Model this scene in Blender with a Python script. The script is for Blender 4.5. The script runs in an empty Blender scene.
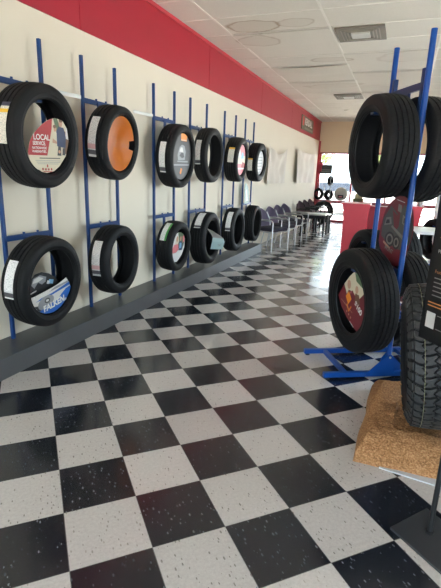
import bpy, bmesh, math, random
from mathutils import Vector, Matrix
random.seed(7)
PI = math.pi
SC = bpy.context.scene
COL = SC.collection

# ------------------------------------------------------------------ camera
YAW, PITCH, ROLL, FPX, EYE = math.radians(-21.147), -0.26239, 0.034948, 447.26, (2.65, 0.0, 1.4015)
f = Vector((math.sin(YAW) * math.cos(PITCH), math.cos(YAW) * math.cos(PITCH), math.sin(PITCH)))
r0 = Vector((math.cos(YAW), -math.sin(YAW), 0)); u0 = r0.cross(f)
rr = r0 * math.cos(ROLL) + u0 * math.sin(ROLL); uu = -r0 * math.sin(ROLL) + u0 * math.cos(ROLL)
cam_d = bpy.data.cameras.new('camera'); cam = bpy.data.objects.new('camera', cam_d); COL.objects.link(cam)
cam.matrix_world = Matrix(((rr.x, uu.x, -f.x, EYE[0]), (rr.y, uu.y, -f.y, EYE[1]), (rr.z, uu.z, -f.z, EYE[2]), (0, 0, 0, 1)))
cam_d.sensor_fit = 'HORIZONTAL'; cam_d.sensor_width = 36; cam_d.lens = FPX * 36 / 441
cam_d.clip_start = .05; cam_d.clip_end = 200
SC.camera = cam

# ------------------------------------------------------------------ sky and light
w = bpy.data.worlds.new('sky'); SC.world = w; w.use_nodes = True
bg = w.node_tree.nodes['Background']; bg.inputs[0].default_value = (.76, .88, 1, 1); bg.inputs[1].default_value = 4.2
sun = bpy.data.lights.new('sun', 'SUN'); sun.energy = 24; sun.angle = .01; sun.color = (1, .85, .70)
so = bpy.data.objects.new('sun', sun); so.rotation_euler = (0, math.radians(-38), 0); COL.objects.link(so)

def portal(name, loc, rot, sx, sy):
    l = bpy.data.lights.new(name, 'AREA'); l.shape = 'RECTANGLE'; l.size = sx; l.size_y = sy
    l.cycles.is_portal = True
    o = bpy.data.objects.new(name, l); o.location = loc; o.rotation_euler = rot; COL.objects.link(o)
RX, BY, FY, CH = 5.6, -2.6, 15.1, 3.09          # right wall, wall behind, far wall, ceiling height
portal('window_light', (2.8, FY + .12, 1.1), (-PI / 2, 0, 0), 5.5, 2.1)
portal('window_light', (RX + .16, 5.8, 1.35), (0, PI / 2, 0), 2.0, 4.8)
portal('window_light', (2.9, BY - .12, 1.35), (PI / 2, 0, 0), 4.6, 2.3)
vs = SC.view_settings
vs.view_transform = 'Standard'; vs.look = 'None'; vs.gamma = 1; vs.use_curve_mapping = False; vs.exposure = 1.36

# ------------------------------------------------------------------ materials
MATS = {}
def mat(name, col=(.5, .5, .5), rough=.5, metal=0, spec=.5, noise=0, nscale=30, bump=0, bscale=200, emit=None):
    if name in MATS: return MATS[name]
    m = bpy.data.materials.new(name); m.use_nodes = True; nt = m.node_tree
    b = nt.nodes['Principled BSDF']
    b.inputs['Base Color'].default_value = (*col, 1); b.inputs['Roughness'].default_value = rough
    b.inputs['Metallic'].default_value = metal; b.inputs['Specular IOR Level'].default_value = spec
    tc = nt.nodes.new('ShaderNodeTexCoord')
    if noise:
        n = nt.nodes.new('ShaderNodeTexNoise'); n.inputs['Scale'].default_value = nscale; n.inputs['Detail'].default_value = 5
        nt.links.new(tc.outputs['Object'], n.inputs['Vector'])
        mx = nt.nodes.new('ShaderNodeMix'); mx.data_type = 'RGBA'
        mx.inputs[6].default_value = tuple(max(0, c * (1 - noise)) for c in col) + (1,)
        mx.inputs[7].default_value = tuple(min(1, c * (1 + noise)) for c in col) + (1,)
        nt.links.new(n.outputs['Fac'], mx.inputs[0]); nt.links.new(mx.outputs[2], b.inputs['Base Color'])
    if bump:
        n2 = nt.nodes.new('ShaderNodeTexNoise'); n2.inputs['Scale'].default_value = bscale; n2.inputs['Detail'].default_value = 3
        nt.links.new(tc.outputs['Object'], n2.inputs['Vector'])
        bp = nt.nodes.new('ShaderNodeBump'); bp.inputs['Strength'].default_value = bump; bp.inputs['Distance'].default_value = .01
        nt.links.new(n2.outputs['Fac'], bp.inputs['Height']); nt.links.new(bp.outputs[0], b.inputs['Normal'])
    if emit:
        b.inputs['Emission Color'].default_value = (*emit[0], 1); b.inputs['Emission Strength'].default_value = emit[1]
    MATS[name] = m
    return m

class NB:                                         # tiny node helper
    def __init__(s, nt): s.nt = nt
    def n(s, t, **k):
        o = s.nt.nodes.new(t)
        for a, v in k.items(): setattr(o, a, v)
        return o
    def m(s, op, a, b=None, c=None):
        o = s.nt.nodes.new('ShaderNodeMath'); o.operation = op
        for i, v in enumerate((a, b, c)):
            if v is None: continue
            if isinstance(v, (int, float)): o.inputs[i].default_value = v
            else: s.nt.links.new(v, o.inputs[i])
        return o.outputs[0]
    def mix(s, fac, a, b):
        o = s.nt.nodes.new('ShaderNodeMix'); o.data_type = 'RGBA'
        for i, v in ((0, fac), (6, a), (7, b)):
            if isinstance(v, (int, float)): o.inputs[i].default_value = v
            elif isinstance(v, tuple): o.inputs[i].default_value = (*v, 1)
            else: s.nt.links.new(v, o.inputs[i])
        return o.outputs[2]
    def l(s, a, b): s.nt.links.new(a, b)

def floor_material():
    m = bpy.data.materials.new('checker_vinyl'); m.use_nodes = True; nt = m.node_tree; N = NB(nt)
    b = nt.nodes['Principled BSDF']
    uv = N.n('ShaderNodeUVMap'); sep = N.n('ShaderNodeSeparateXYZ'); N.l(uv.outputs[0], sep.inputs[0])
    X, Y = sep.outputs[0], sep.outputs[1]
    fx, fy = N.m('FLOOR', X), N.m('FLOOR', Y)
    par = N.m('FLOORED_MODULO', N.m('ADD', fx, fy), 2.0)          # 0 light, 1 dark
    cmb = N.n('ShaderNodeCombineXYZ'); N.l(fx, cmb.inputs[0]); N.l(fy, cmb.inputs[1])
    wn = N.n('ShaderNodeTexWhiteNoise'); wn.noise_dimensions = '3D'; N.l(cmb.outputs[0], wn.inputs[0])
    n1 = N.n('ShaderNodeTexNoise'); n1.inputs['Scale'].default_value = 22; n1.inputs['Detail'].default_value = 8; n1.inputs['Roughness'].default_value = .75
    N.l(uv.outputs[0], n1.inputs['Vector'])
    # short streaks of chips
    mp = N.n('ShaderNodeMapping'); mp.inputs['Scale'].default_value = (34, 15, 1); mp.inputs['Rotation'].default_value = (0, 0, .6)
    N.l(uv.outputs[0], mp.inputs[0])
    off = N.n('ShaderNodeVectorMath', operation='ADD'); N.l(mp.outputs[0], off.inputs[0]); N.l(wn.outputs['Color'], off.inputs[1])
    v = N.n('ShaderNodeTexVoronoi'); v.inputs['Scale'].default_value = .8; v.inputs['Randomness'].default_value = 1
    N.l(off.outputs[0], v.inputs['Vector'])
    sc = N.n('ShaderNodeSeparateColor'); N.l(v.outputs['Color'], sc.inputs[0])
    thr = N.m('MULTIPLY', sc.outputs[0], .34)
    chip = N.m('MULTIPLY', N.m('LESS_THAN', v.outputs['Distance'], thr), N.m('GREATER_THAN', sc.outputs[1], .45))
    light = N.mix(n1.outputs['Fac'], (.38, .36, .35), (.76, .735, .72))
    light = N.mix(chip, light, N.mix(sc.outputs[2], (.20, .19, .18), (.50, .47, .43)))
    dark = N.mix(n1.outputs['Fac'], (.005, .007, .012), (.014, .018, .028))
    dark = N.mix(chip, dark, N.mix(sc.outputs[2], (.025, .03, .038), (.17, .18, .19)))
    c = N.mix(par, light, dark)
    vary = N.m('ADD', .90, N.m('MULTIPLY', wn.outputs['Value'], .18))
    hs = N.n('ShaderNodeHueSaturation'); N.l(vary, hs.inputs['Value']); N.l(c, hs.inputs['Color'])
    # seams
    def seam(S):
        fr = N.m('FRACT', S); return N.m('GREATER_THAN', N.m('ABSOLUTE', N.m('SUBTRACT', fr, .5)), .494)
    sm = N.m('MAXIMUM', seam(X), seam(Y))
    col = N.mix(N.m('MULTIPLY', sm, .55), hs.outputs[0], (.10, .09, .085))
    N.l(col, b.inputs['Base Color'])
    n3 = N.n('ShaderNodeTexNoise'); n3.inputs['Scale'].default_value = 1.3; n3.inputs['Detail'].default_value = 4; N.l(uv.outputs[0], n3.inputs['Vector'])
    N.l(N.m('ADD', .14, N.m('MULTIPLY', n3.outputs['Fac'], .16)), b.inputs['Roughness'])
    bp = N.n('ShaderNodeBump'); bp.inputs['Strength'].default_value = .12; bp.inputs['Distance'].default_value = .004
    hgt = N.m('SUBTRACT', N.m('MULTIPLY', n3.outputs['Fac'], .5), N.m('MULTIPLY', sm, .4))
    N.l(hgt, bp.inputs['Height']); N.l(bp.outputs[0], b.inputs['Normal'])
    b.inputs['Specular IOR Level'].default_value = .5; b.inputs['Coat Weight'].default_value = .3; b.inputs['Coat Roughness'].default_value = .10
    return m

def ceiling_material():
    m = bpy.data.materials.new('ceiling_board'); m.use_nodes = True; nt = m.node_tree; N = NB(nt)
    b = nt.nodes['Principled BSDF']; b.inputs['Roughness'].default_value = .95
    g = N.n('ShaderNodeNewGeometry'); sp = N.n('ShaderNodeSeparateXYZ'); N.l(g.outputs['Position'], sp.inputs[0])
    n1 = N.n('ShaderNodeTexNoise'); n1.inputs['Scale'].default_value = 60; n1.inputs['Detail'].default_value = 4; N.l(g.outputs['Position'], n1.inputs['Vector'])
    n2 = N.n('ShaderNodeTexNoise'); n2.inputs['Scale'].default_value = 5; n2.inputs['Detail'].default_value = 3; N.l(g.outputs['Position'], n2.inputs['Vector'])
    cx = N.m('FLOOR', N.m('DIVIDE', N.m('SUBTRACT', sp.outputs[0], .41), 1.22)); cy = N.m('FLOOR', N.m('DIVIDE', N.m('SUBTRACT', sp.outputs[1], 5.25), .61))
    cb = N.n('ShaderNodeCombineXYZ'); N.l(cx, cb.inputs[0]); N.l(cy, cb.inputs[1])
    wn = N.n('ShaderNodeTexWhiteNoise'); N.l(cb.outputs[0], wn.inputs[0])
    base = N.mix(n1.outputs['Fac'], (.70, .66, .58), (.80, .76, .68))
    base = N.mix(N.m('MULTIPLY', wn.outputs['Value'], .30), base, (.60, .56, .48))
    for (sx, sy, rx, ry, k) in ((.76, 5.62, .30, .20, .8), (.68, 6.16, .27, .22, .45), (1.28, 5.62, .20, .14, .45), (1.42, 7.38, .3, .12, .5), (1.2, 9.3, .5, .2, .3), (2.6, 7.4, .5, .3, .25)):
        dx = N.m('DIVIDE', N.m('SUBTRACT', sp.outputs[0], sx), rx); dy = N.m('DIVIDE', N.m('SUBTRACT', sp.outputs[1], sy), ry)
        d = N.m('ADD', N.m('SQRT', N.m('ADD', N.m('MULTIPLY', dx, dx), N.m('MULTIPLY', dy, dy))), N.m('MULTIPLY', N.m('SUBTRACT', n2.outputs['Fac'], .5), .7))
        ring = N.m('MAXIMUM', N.m('SUBTRACT', 1, N.m('MULTIPLY', N.m('ABSOLUTE', N.m('SUBTRACT', d, 1)), 7)), 0)
        ins = N.m('MULTIPLY', N.m('LESS_THAN', d, 1), .28)
        base = N.mix(N.m('MULTIPLY', N.m('MAXIMUM', ring, ins), k), base, (.34, .24, .15))
    N.l(base, b.inputs['Base Color'])
    bp = N.n('ShaderNodeBump'); bp.inputs['Strength'].default_value = .25; bp.inputs['Distance'].default_value = .004
    N.l(n1.outputs['Fac'], bp.inputs['Height']); N.l(bp.outputs[0], b.inputs['Normal'])
    return m

def tread_material(name, col, bands, depth=.5):
    """rubber with cross cuts; UV = (metres round the tire, metres across)"""
    m = bpy.data.materials.new(name); m.use_nodes = True; nt = m.node_tree; N = NB(nt)
    b = nt.nodes['Principled BSDF']; b.inputs['Roughness'].default_value = .68; b.inputs['Specular IOR Level'].default_value = .25
    uv = N.n('ShaderNodeUVMap'); sp = N.n('ShaderNodeSeparateXYZ'); N.l(uv.outputs[0], sp.inputs[0])
    sl = N.m('ADD', sp.outputs[0], N.m('MULTIPLY', N.m('ABSOLUTE', sp.outputs[1]), .35))
    fr = N.m('FRACT', N.m('MULTIPLY', sl, bands))
    cut = N.m('LESS_THAN', fr, .16)
    N.l(N.mix(cut, col, tuple(c * .35 for c in col)), b.inputs['Base Color'])
    bp = N.n('ShaderNodeBump'); bp.inputs['Strength'].default_value = depth; bp.inputs['Distance'].default_value = .004; bp.invert = True
    N.l(cut, bp.inputs['Height']); N.l(bp.outputs[0], b.inputs['Normal'])
    return m

def print_material(name, base, ink, stripes=(), su=260, sv=90):
    """white sticker with rows of tiny print; UV metres"""
    m = bpy.data.materials.new(name); m.use_nodes = True; nt = m.node_tree; N = NB(nt)
    b = nt.nodes['Principled BSDF']; b.inputs['Roughness'].default_value = .5
    uv = N.n('ShaderNodeUVMap'); sp = N.n('ShaderNodeSeparateXYZ'); N.l(uv.outputs[0], sp.inputs[0])
    mp = N.n('ShaderNodeMapping'); mp.inputs['Scale'].default_value = (su, sv, 1); N.l(uv.outputs[0], mp.inputs[0])
    wn = N.n('ShaderNodeTexNoise'); wn.inputs['Scale'].default_value = 1; N.l(mp.outputs[0], wn.inputs['Vector'])
    ink_f = N.m('MULTIPLY', N.m('GREATER_THAN', wn.outputs['Fac'], .56), .55)
    c = N.mix(ink_f, base, ink)
    for (lo, hi, colr) in stripes:               # U from 0 (bottom) to 1 (top) held in Z
        k = N.m('MULTIPLY', N.m('GREATER_THAN', sp.outputs[2], lo), N.m('LESS_THAN', sp.outputs[2], hi))
        c = N.mix(k, c, colr)
    N.l(c, b.inputs['Base Color'])
    return m

WHITE = mat('white_ink', (.80, .79, .76), .5)
BLACK = mat('black_ink', (.012, .012, .014), .5)
RUBBER = mat('sidewall_rubber', (.0085, .0088, .0098), .55, spec=.22, noise=.25, nscale=9)
LINER = mat('inner_rubber', (.008, .008, .009), .7, spec=.3)
TREAD = tread_material('tread_rubber', (.0085, .0088, .0098), 42)
TREAD2 = tread_material('tread_rubber_coarse', (.0095, .0098, .011), 30)
GROOVE = mat('rubber_dust', (.022, .022, .023), .8, spec=.2, noise=.3, nscale=40)
WBLUE = mat('navy_powder_coat', (.005, .040, .16), .4, spec=.4)
BLUE = mat('blue_powder_coat', (.002, .056, .28), .36, spec=.35, noise=.08, nscale=8)
BLUED = mat('dark_blue_powder_coat', (.006, .028, .11), .38, spec=.5, noise=.08, nscale=8)
CREAM = mat('cream_paint', (.76, .70, .58), .75, noise=.03, nscale=2, bump=.03, bscale=90)
HEAD = mat('beige_paint', (.88, .70, .48), .8, noise=.04, nscale=2)
RED = mat('red_paint', (.40, .007, .028), .45, noise=.06, nscale=3)
REDL = mat('red_trim_paint', (.55, .04, .06), .4)
RAIL = mat('red_window_frame', (.42, .035, .06), .4)
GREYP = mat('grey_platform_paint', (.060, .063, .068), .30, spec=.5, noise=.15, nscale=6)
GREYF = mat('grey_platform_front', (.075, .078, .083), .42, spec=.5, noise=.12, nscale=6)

# ------------------------------------------------------------------ geometry helpers
def link(o, parent=None):
    COL.objects.link(o)
    if parent: o.parent = parent
    return o
def smooth_by_angle(me, ang=.6):
    for p in me.polygons: p.use_smooth = True
    try: me.set_sharp_from_angle(angle=ang)
    except Exception: pass
def obj(name, bm, mats, parent=None, smooth=None, loc=None, rot=None):
    me = bpy.data.meshes.new(name); bmesh.ops.recalc_face_normals(bm, faces=bm.faces) if smooth != 'keep' else None
    bm.to_mesh(me); bm.free()
    for m in (mats if isinstance(mats, (list, tuple)) else [mats]): me.materials.append(m)
    if smooth and smooth != 'keep': smooth_by_angle(me, smooth if isinstance(smooth, float) else .6)
    o = bpy.data.objects.new(name, me)
    if loc: o.location = loc
    if rot: o.rotation_euler = rot
    return link(o, parent)
def thing(name, label, cat, loc=(0, 0, 0), rot=(0, 0, 0), group=None):
    o = bpy.data.objects.new(name, None); o.empty_display_size = .1; COL.objects.link(o)
    o.location = loc; o.rotation_euler = rot
    return tag(o, label, cat, group)
def tag(o, label, cat, group=None, kind=None):
    o['label'] = label; o['category'] = cat
    if group: o['group'] = group
    if kind: o['kind'] = kind
    return o
def struct(o): o['kind'] = 'structure'; return o

def box(bm, x0, x1, y0, y1, z0, z1, mi=0, bev=0):
    vs_ = [bm.verts.new(p) for p in ((x0, y0, z0), (x1, y0, z0), (x1, y1, z0), (x0, y1, z0), (x0, y0, z1), (x1, y0, z1), (x1, y1, z1), (x0, y1, z1))]
    fs = [bm.faces.new([vs_[i] for i in q]) for q in ((3, 2, 1, 0), (4, 5, 6, 7), (0, 1, 5, 4), (1, 2, 6, 5), (2, 3, 7, 6), (3, 0, 4, 7))]
    for q in fs: q.material_index = mi
    if bev:
        es = list({e for q in fs for e in q.edges})
        r = bmesh.ops.bevel(bm, geom=es, offset=bev, segments=2, affect='EDGES', profile=.6)
        for q in r['faces']: q.material_index = mi
    return fs
def BM(): return bmesh.new()
def boxbm(*a, **k): bm = BM(); box(bm, *a, **k); return bm
def bar(bm, a, b, w_, h_=None, mi=0, up=(0, 0, 1)):
    """rectangular bar from a to b"""
    h_ = h_ or w_; a = Vector(a); b = Vector(b); d = (b - a).normalized(); up = Vector(up)
    if abs(d.dot(up)) > .98: up = Vector((1, 0, 0))
    s = d.cross(up).normalized(); t = s.cross(d)
    c = [(s * w_ / 2, t * h_ / 2), (-s * w_ / 2, t * h_ / 2), (-s * w_ / 2, -t * h_ / 2), (s * w_ / 2, -t * h_ / 2)]
    A = [bm.verts.new(a + p + q) for p, q in c]; B_ = [bm.verts.new(b + p + q) for p, q in c]
    fs = [bm.faces.new(A), bm.faces.new(B_[::-1])] + [bm.faces.new((A[i], A[(i + 1) % 4], B_[(i + 1) % 4], B_[i])) for i in range(4)]
    for q in fs: q.material_index = mi
def tube(bm, pts, r, n=10, mi=0, cap=True):
    pts = [Vector(p) for p in pts]; rings = []
    prev = None
    for i, p in enumerate(pts):
        d = ((pts[min(i + 1, len(pts) - 1)] - p).normalized() + (p - pts[max(i - 1, 0)]).normalized()).normalized()
        if prev is None:
            up = Vector((0, 0, 1)) if abs(d.z) < .9 else Vector((1, 0, 0)); s = d.cross(up).normalized()
        else: s = (prev - d * prev.dot(d)).normalized()
        prev = s; t = d.cross(s)
        rad = r[i] if isinstance(r, (list, tuple)) else r
        rings.append([bm.verts.new(p + (s * math.cos(2 * PI * k / n) + t * math.sin(2 * PI * k / n)) * rad) for k in range(n)])
    for a, b in zip(rings, rings[1:]):
        for k in range(n):
            q = bm.faces.new((a[k], a[(k + 1) % n], b[(k + 1) % n], b[k])); q.material_index = mi
    if cap:
        bm.faces.new(rings[0][::-1]).material_index = mi; bm.faces.new(rings[-1]).material_index = mi
def lathe_x(bm, prof, n=96, closed=False, mi=0, uvl=None):
    """prof [(a, r)]: revolve round local X"""
    rings = [[bm.verts.new((a, r * math.cos(2 * PI * k / n), r * math.sin(2 * PI * k / n))) for k in range(n)] for a, r in prof]
    m_ = len(rings)
    for i in range(m_ if closed else m_ - 1):
        A, B_ = rings[i], rings[(i + 1) % m_]
        for k in range(n):
            q = bm.faces.new((A[k], B_[k], B_[(k + 1) % n], A[(k + 1) % n])); q.material_index = mi
            if uvl:
                R_ = prof[i][1]
                for lp, (kk, j) in zip(q.loops, ((k, i), (k, i + 1), (k + 1, i + 1), (k + 1, i))):
                    lp[uvl].uv = (2 * PI * kk / n * .34, prof[j % m_][0])
def prism(bm, poly, z0, z1, mi=0, axis='z'):
    def P(a, b, c): return {'z': (a, b, c), 'x': (c, a, b), 'y': (a, c, b)}[axis]
    A = [bm.verts.new(P(a, b, z0)) for a, b in poly]; B_ = [bm.verts.new(P(a, b, z1)) for a, b in poly]
    n = len(poly)
    for q in [bm.faces.new(A[::-1]), bm.faces.new(B_)] + [bm.faces.new((A[i], A[(i + 1) % n], B_[(i + 1) % n], B_[i])) for i in range(n)]: q.material_index = mi
_fc = {}
def text_into(bm, s, size, origin, ex, ey, nrm, mi=0, lift=.0012, bold=.0):
    """flat letters laid on a plane: lower-left at origin, along ex, up ey"""
    cu = bpy.data.curves.new('t', 'FONT'); cu.body = s; cu.size = size; cu.fill_mode = 'FRONT'; cu.offset = bold; cu.resolution_u = 3
    o = bpy.data.objects.new('t', cu); COL.objects.link(o)
    dg = bpy.context.evaluated_depsgraph_get(); dg.update()
    me = bpy.data.meshes.new_from_object(o.evaluated_get(dg))
    ex = Vector(ex); ey = Vector(ey); nrm = Vector(nrm); og = Vector(origin)
    vv = [bm.verts.new(og + ex * v.co.x + ey * v.co.y + nrm * lift) for v in me.vertices]
    for p in me.polygons:
        try: bm.faces.new([vv[i] for i in p.vertices]).material_index = mi
        except Exception: pass
    bpy.data.objects.remove(o); bpy.data.curves.remove(cu); bpy.data.meshes.remove(me)

# ------------------------------------------------------------------ the room
fm = floor_material()
bm = BM(); uvl = bm.loops.layers.uv.new('UVMap')
fs = box(bm, -.2, RX + .2, BY - .2, FY + .2, -.12, 0)
ang = math.radians(44.14); ca, sa = math.cos(ang), math.sin(ang)
for q in bm.faces:
    for lp in q.loops:
        X, Y = lp.vert.co.x - EYE[0], lp.vert.co.y - EYE[1]
        ox, oy = X * ca + Y * sa - .03679, -X * sa + Y * ca - 3.21714
        lp[uvl].uv = (ox / .3048, oy / .3048)
# rotate back: tile axes are turned 44.14 degrees from the wall
floor = struct(obj('floor', bm, fm, smooth='keep'))

struct(obj('wall_left', boxbm(-.2, 0, BY - .2, FY + .2, 0, CH + .1), CREAM))
bm = BM(); box(bm, RX, RX + .2, BY, 3.4, 0, CH); box(bm, RX, RX + .2, 8.2, FY, 0, CH); box(bm, RX, RX + .2, 3.4, 8.2, 0, .35); box(bm, RX, RX + .2, 3.4, 8.2, 2.35, CH)
struct(obj('wall_right', bm, CREAM))
bm = BM(); box(bm, 0, RX, BY - .2, BY, 2.5, CH); box(bm, 0, .5, BY - .2, BY, 0, 2.5); box(bm, 5.3, RX, BY - .2, BY, 0, 2.5)
struct(obj('wall_back', bm, CREAM))
struct(obj('wall_far', boxbm(0, RX, FY, FY + .2, 2.17, CH), HEAD))
cmat = ceiling_material()
struct(obj('ceiling', boxbm(-.2, RX + .2, BY - .2, FY + .2, CH + .004, CH + .12), cmat))
GRID = mat('ceiling_grid_metal', (.82, .78, .70), .5)
bm = BM()
x = .41
while x < RX: box(bm, x - .012, x + .012, BY, FY, CH - .002, CH + .004); x += 1.22
y = 5.25 - .61 * 12
while y < FY: box(bm, 0, RX, y - .010, y + .010, CH - .0015, CH + .0045); y += .61
struct(obj('trim_1', bm, GRID))
# sagging boards
for (x0, y0, d0, d1) in ((.42, 7.70, .050, .0), (.42, 5.87, .010, .004), (1.64, 8.31, .02, .0), (1.64, 10.14, .03, .0), (.42, 8.92, .02, .0), (1.64, 7.09, .016, 0)):
    bm = BM(); n = 12; x1 = x0 + 1.2; y1 = y0 + .59; lo_, hi_ = [], []
    for i in range(n + 1):
        a_, c_ = [], []
        for j in range(7):
            s = math.sin(PI * i / n) * d0 * .8 * (.55 + .45 * math.sin(PI * j / 6)) + (1 - j / 6) * d1
            px_, py_ = x0 + (x1 - x0) * i / n, y0 + (y1 - y0) * j / 6
            a_.append(bm.verts.new((px_, py_, CH - .006 - s))); c_.append(bm.verts.new((px_, py_, CH - .0022 - s)))
        lo_.append(a_); hi_.append(c_)
    for i in range(n):
        for j in range(6):
            bm.faces.new((lo_[i][j], lo_[i][j + 1], lo_[i + 1][j + 1], lo_[i + 1][j])); bm.faces.new((hi_[i][j], hi_[i + 1][j], hi_[i + 1][j + 1], hi_[i][j + 1]))
    for i in range(n):
        for j, sg_ in ((0, 1), (6, -1)): bm.faces.new((lo_[i][j], lo_[i + 1][j], hi_[i + 1][j], hi_[i][j]))
    for j in range(6):
        for i in (0, n): bm.faces.new((lo_[i][j], lo_[i][j + 1], hi_[i][j + 1], hi_[i][j]))
    struct(obj('ceiling', bm, cmat))

# red band along the top of the left wall
bm = BM()
ys = [BY, .9, 3.4, 6.11, 8.6, 11.1, 13.0, FY - .002]
for a, b in zip(ys, ys[1:]): box(bm, 0, .012, a + .004, b - .004, 2.515, 3.05)
band = struct(obj('trim_2', bm, RED))
struct(obj('trim_3', boxbm(0, .035, BY, FY - .002, 3.05, 3.086), REDL))
struct(obj('trim_4', boxbm(0.001, .06, FY - .055, FY - .001, 0, 2.515), REDL))
struct(obj('trim_5', boxbm(0.02, RX, FY - .03, FY + .04, 2.13, 2.17), RAIL))

# glass and window frames
GLASS = bpy.data.materials.new('window_glass'); GLASS.use_nodes = True
nt = GLASS.node_tree; nt.nodes.clear(); N = NB(nt)
out = N.n('ShaderNodeOutputMaterial'); tr = N.n('ShaderNodeBsdfTransparent'); gl = N.n('ShaderNodeBsdfGlossy'); gl.inputs['Roughness'].default_value = .02
tr.inputs[0].default_value = (.95, .97, .96, 1)
fr = N.n('ShaderNodeFresnel'); fr.inputs[0].default_value = 1.3; mx = N.n('ShaderNodeMixShader')
N.l(fr.outputs[0], mx.inputs[0]); N.l(tr.outputs[0], mx.inputs[1]); N.l(gl.outputs[0], mx.inputs[2]); N.l(mx.outputs[0], out.inputs[0])
def window(n, glassbox, framebm, extra=()):
    g = struct(obj('window_%d' % n, boxbm(*glassbox), GLASS))
    obj('window_frame', framebm, RAIL, g)
    return g
fb = BM()
for xx in (.06, 1.09, 2.15, 3.2, 4.25, 5.3): box(fb, xx, xx + .05, FY, FY + .07, 0.03, 2.13)
for z0, z1 in ((0, .07), (.33, .36), (.60, .64)): box(fb, .02, RX, FY + .005, FY + .075, z0, z1)
for xx in (.52, 1.6): box(fb, xx, xx + .02, FY + .01, FY + .06, .07, .62)
window(1, (.02, RX - .01, FY + .08, FY + .09, .01, 2.13), fb)
struct(obj('trim_6', boxbm(.07, RX, FY - .26, FY + .004, .655, .70, bev=.004), RAIL))
fb = BM()
for yy in (3.4, 5.0, 6.6, 8.15): box(fb, RX + .05, RX + .12, yy, yy + .05, .4, 2.3)
for z0, z1 in ((.35, .41), (2.29, 2.35)): box(fb, RX + .05, RX + .12, 3.4, 8.2, z0, z1)
window(2, (RX + .13, RX + .14, 3.4, 8.2, .35, 2.35), fb)
fb = BM()
for xx in (.5, 1.7, 2.9, 4.1, 5.25): box(fb, xx, xx + .05, BY - .12, BY - .05, .08, 2.42)
for z0, z1 in ((0, .08), (2.42, 2.5)): box(fb, .5, 5.3, BY - .12, BY - .05, z0, z1)
window(3, (.5, 5.3, BY - .14, BY - .13, 0, 2.5), fb)

# outside
ASPH = mat('concrete_lot', (.48, .47, .46), .9, noise=.15, nscale=1)
struct(obj('parking_lot', boxbm(-20, 30, -25, 60, -.30, -.14), ASPH))
LEAF = mat('leaves', (.22, .27, .09), .7, noise=.5, nscale=.8)
BARK = mat('bark', (.12, .08, .05), .9)
def tree(x, y, h, r, label):
    t = thing('tree', label, 'tree', (x, y, -.14))
    b = BM(); tube(b, [(0, 0, 0), (.1, 0, h * .35), (0, .1, h * .6)], [.16, .12, .06], 8); obj('trunk', b, BARK, t, smooth=.8)
    b = BM(); rnd = random.Random(int(x * 10))
    for i in range(1600):
        v = Vector((rnd.gauss(0, 1), rnd.gauss(0, 1), rnd.gauss(0, .8))).normalized() * r * (.5 + .5 * rnd.random())
        c = Vector((v.x, v.y, h * .68 + v.z)); s = .12 + .1 * rnd.random()
        a = Vector((rnd.gauss(0, 1), rnd.gauss(0, 1), rnd.gauss(0, 1))).normalized(); d = a.orthogonal().normalized(); e = a.cross(d)
        b.faces.new([b.verts.new(c + d * s), b.verts.new(c + e * s * .6), b.verts.new(c - d * s), b.verts.new(c - e * s * .6)])
    obj('foliage', b, LEAF, t, smooth='keep')
tree(-3.2, 31, 5.6, 1.7, 'pale green tree outside, seen at the left end of the far window')
tree(.9, 34, 6.0, 1.7, 'pale green tree outside beyond the middle of the far window')
tree(5.2, 33, 5.6, 1.7, 'pale green tree outside toward the right of the far window')
# parked car
ct = thing('car', 'pale silver car parked outside beyond the far window', 'car', (-.6, 20.5, -.14), (0, 0, .25))
CARP = mat('silver_car_paint', (.60, .59, .57), .35, spec=.5); CARG = mat('car_glass', (.05, .06, .08), .1)
b = BM(); prism(b, [(-2.1, .3), (-2.15, .7), (-1.9, .85), (-1.0, .95), (-.4, 1.4), (1.0, 1.42), (1.7, .98), (2.1, .9), (2.15, .35), (1.7, .25), (-1.7, .25)], -.85, .85, axis='y'); bmesh.ops.bevel(b, geom=b.edges[:], offset=.05, segments=2, affect='EDGES'); obj('body', b, CARP, ct, smooth=.5)
b = BM(); prism(b, [(-.85, .98), (-.35, 1.32), (.95, 1.35), (1.45, 1.0)], -.87, .87, axis='y'); obj('window', b, CARG, ct)
for sx in (-1.3, 1.35):
    for sy in (-.8, .8):
        b = BM(); lathe_x(b, [(-.1, .12), (-.1, .28), (-.08, .32), (.08, .32), (.1, .28), (.1, .12)], 24, closed=True); obj('wheel', b, RUBBER, ct, smooth=.6, loc=(sx, sy, .32), rot=(0, 0, PI / 2))

# platform under the racks
b = BM(); box(b, .002, .30, -1.0, 8.15, 0, .15, bev=.004)
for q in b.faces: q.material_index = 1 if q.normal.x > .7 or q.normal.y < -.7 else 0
pl = obj('display_platform', b, [GREYP, GREYF]); tag(pl, 'long low dark grey platform running under the wall tire racks', 'platform')
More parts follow.
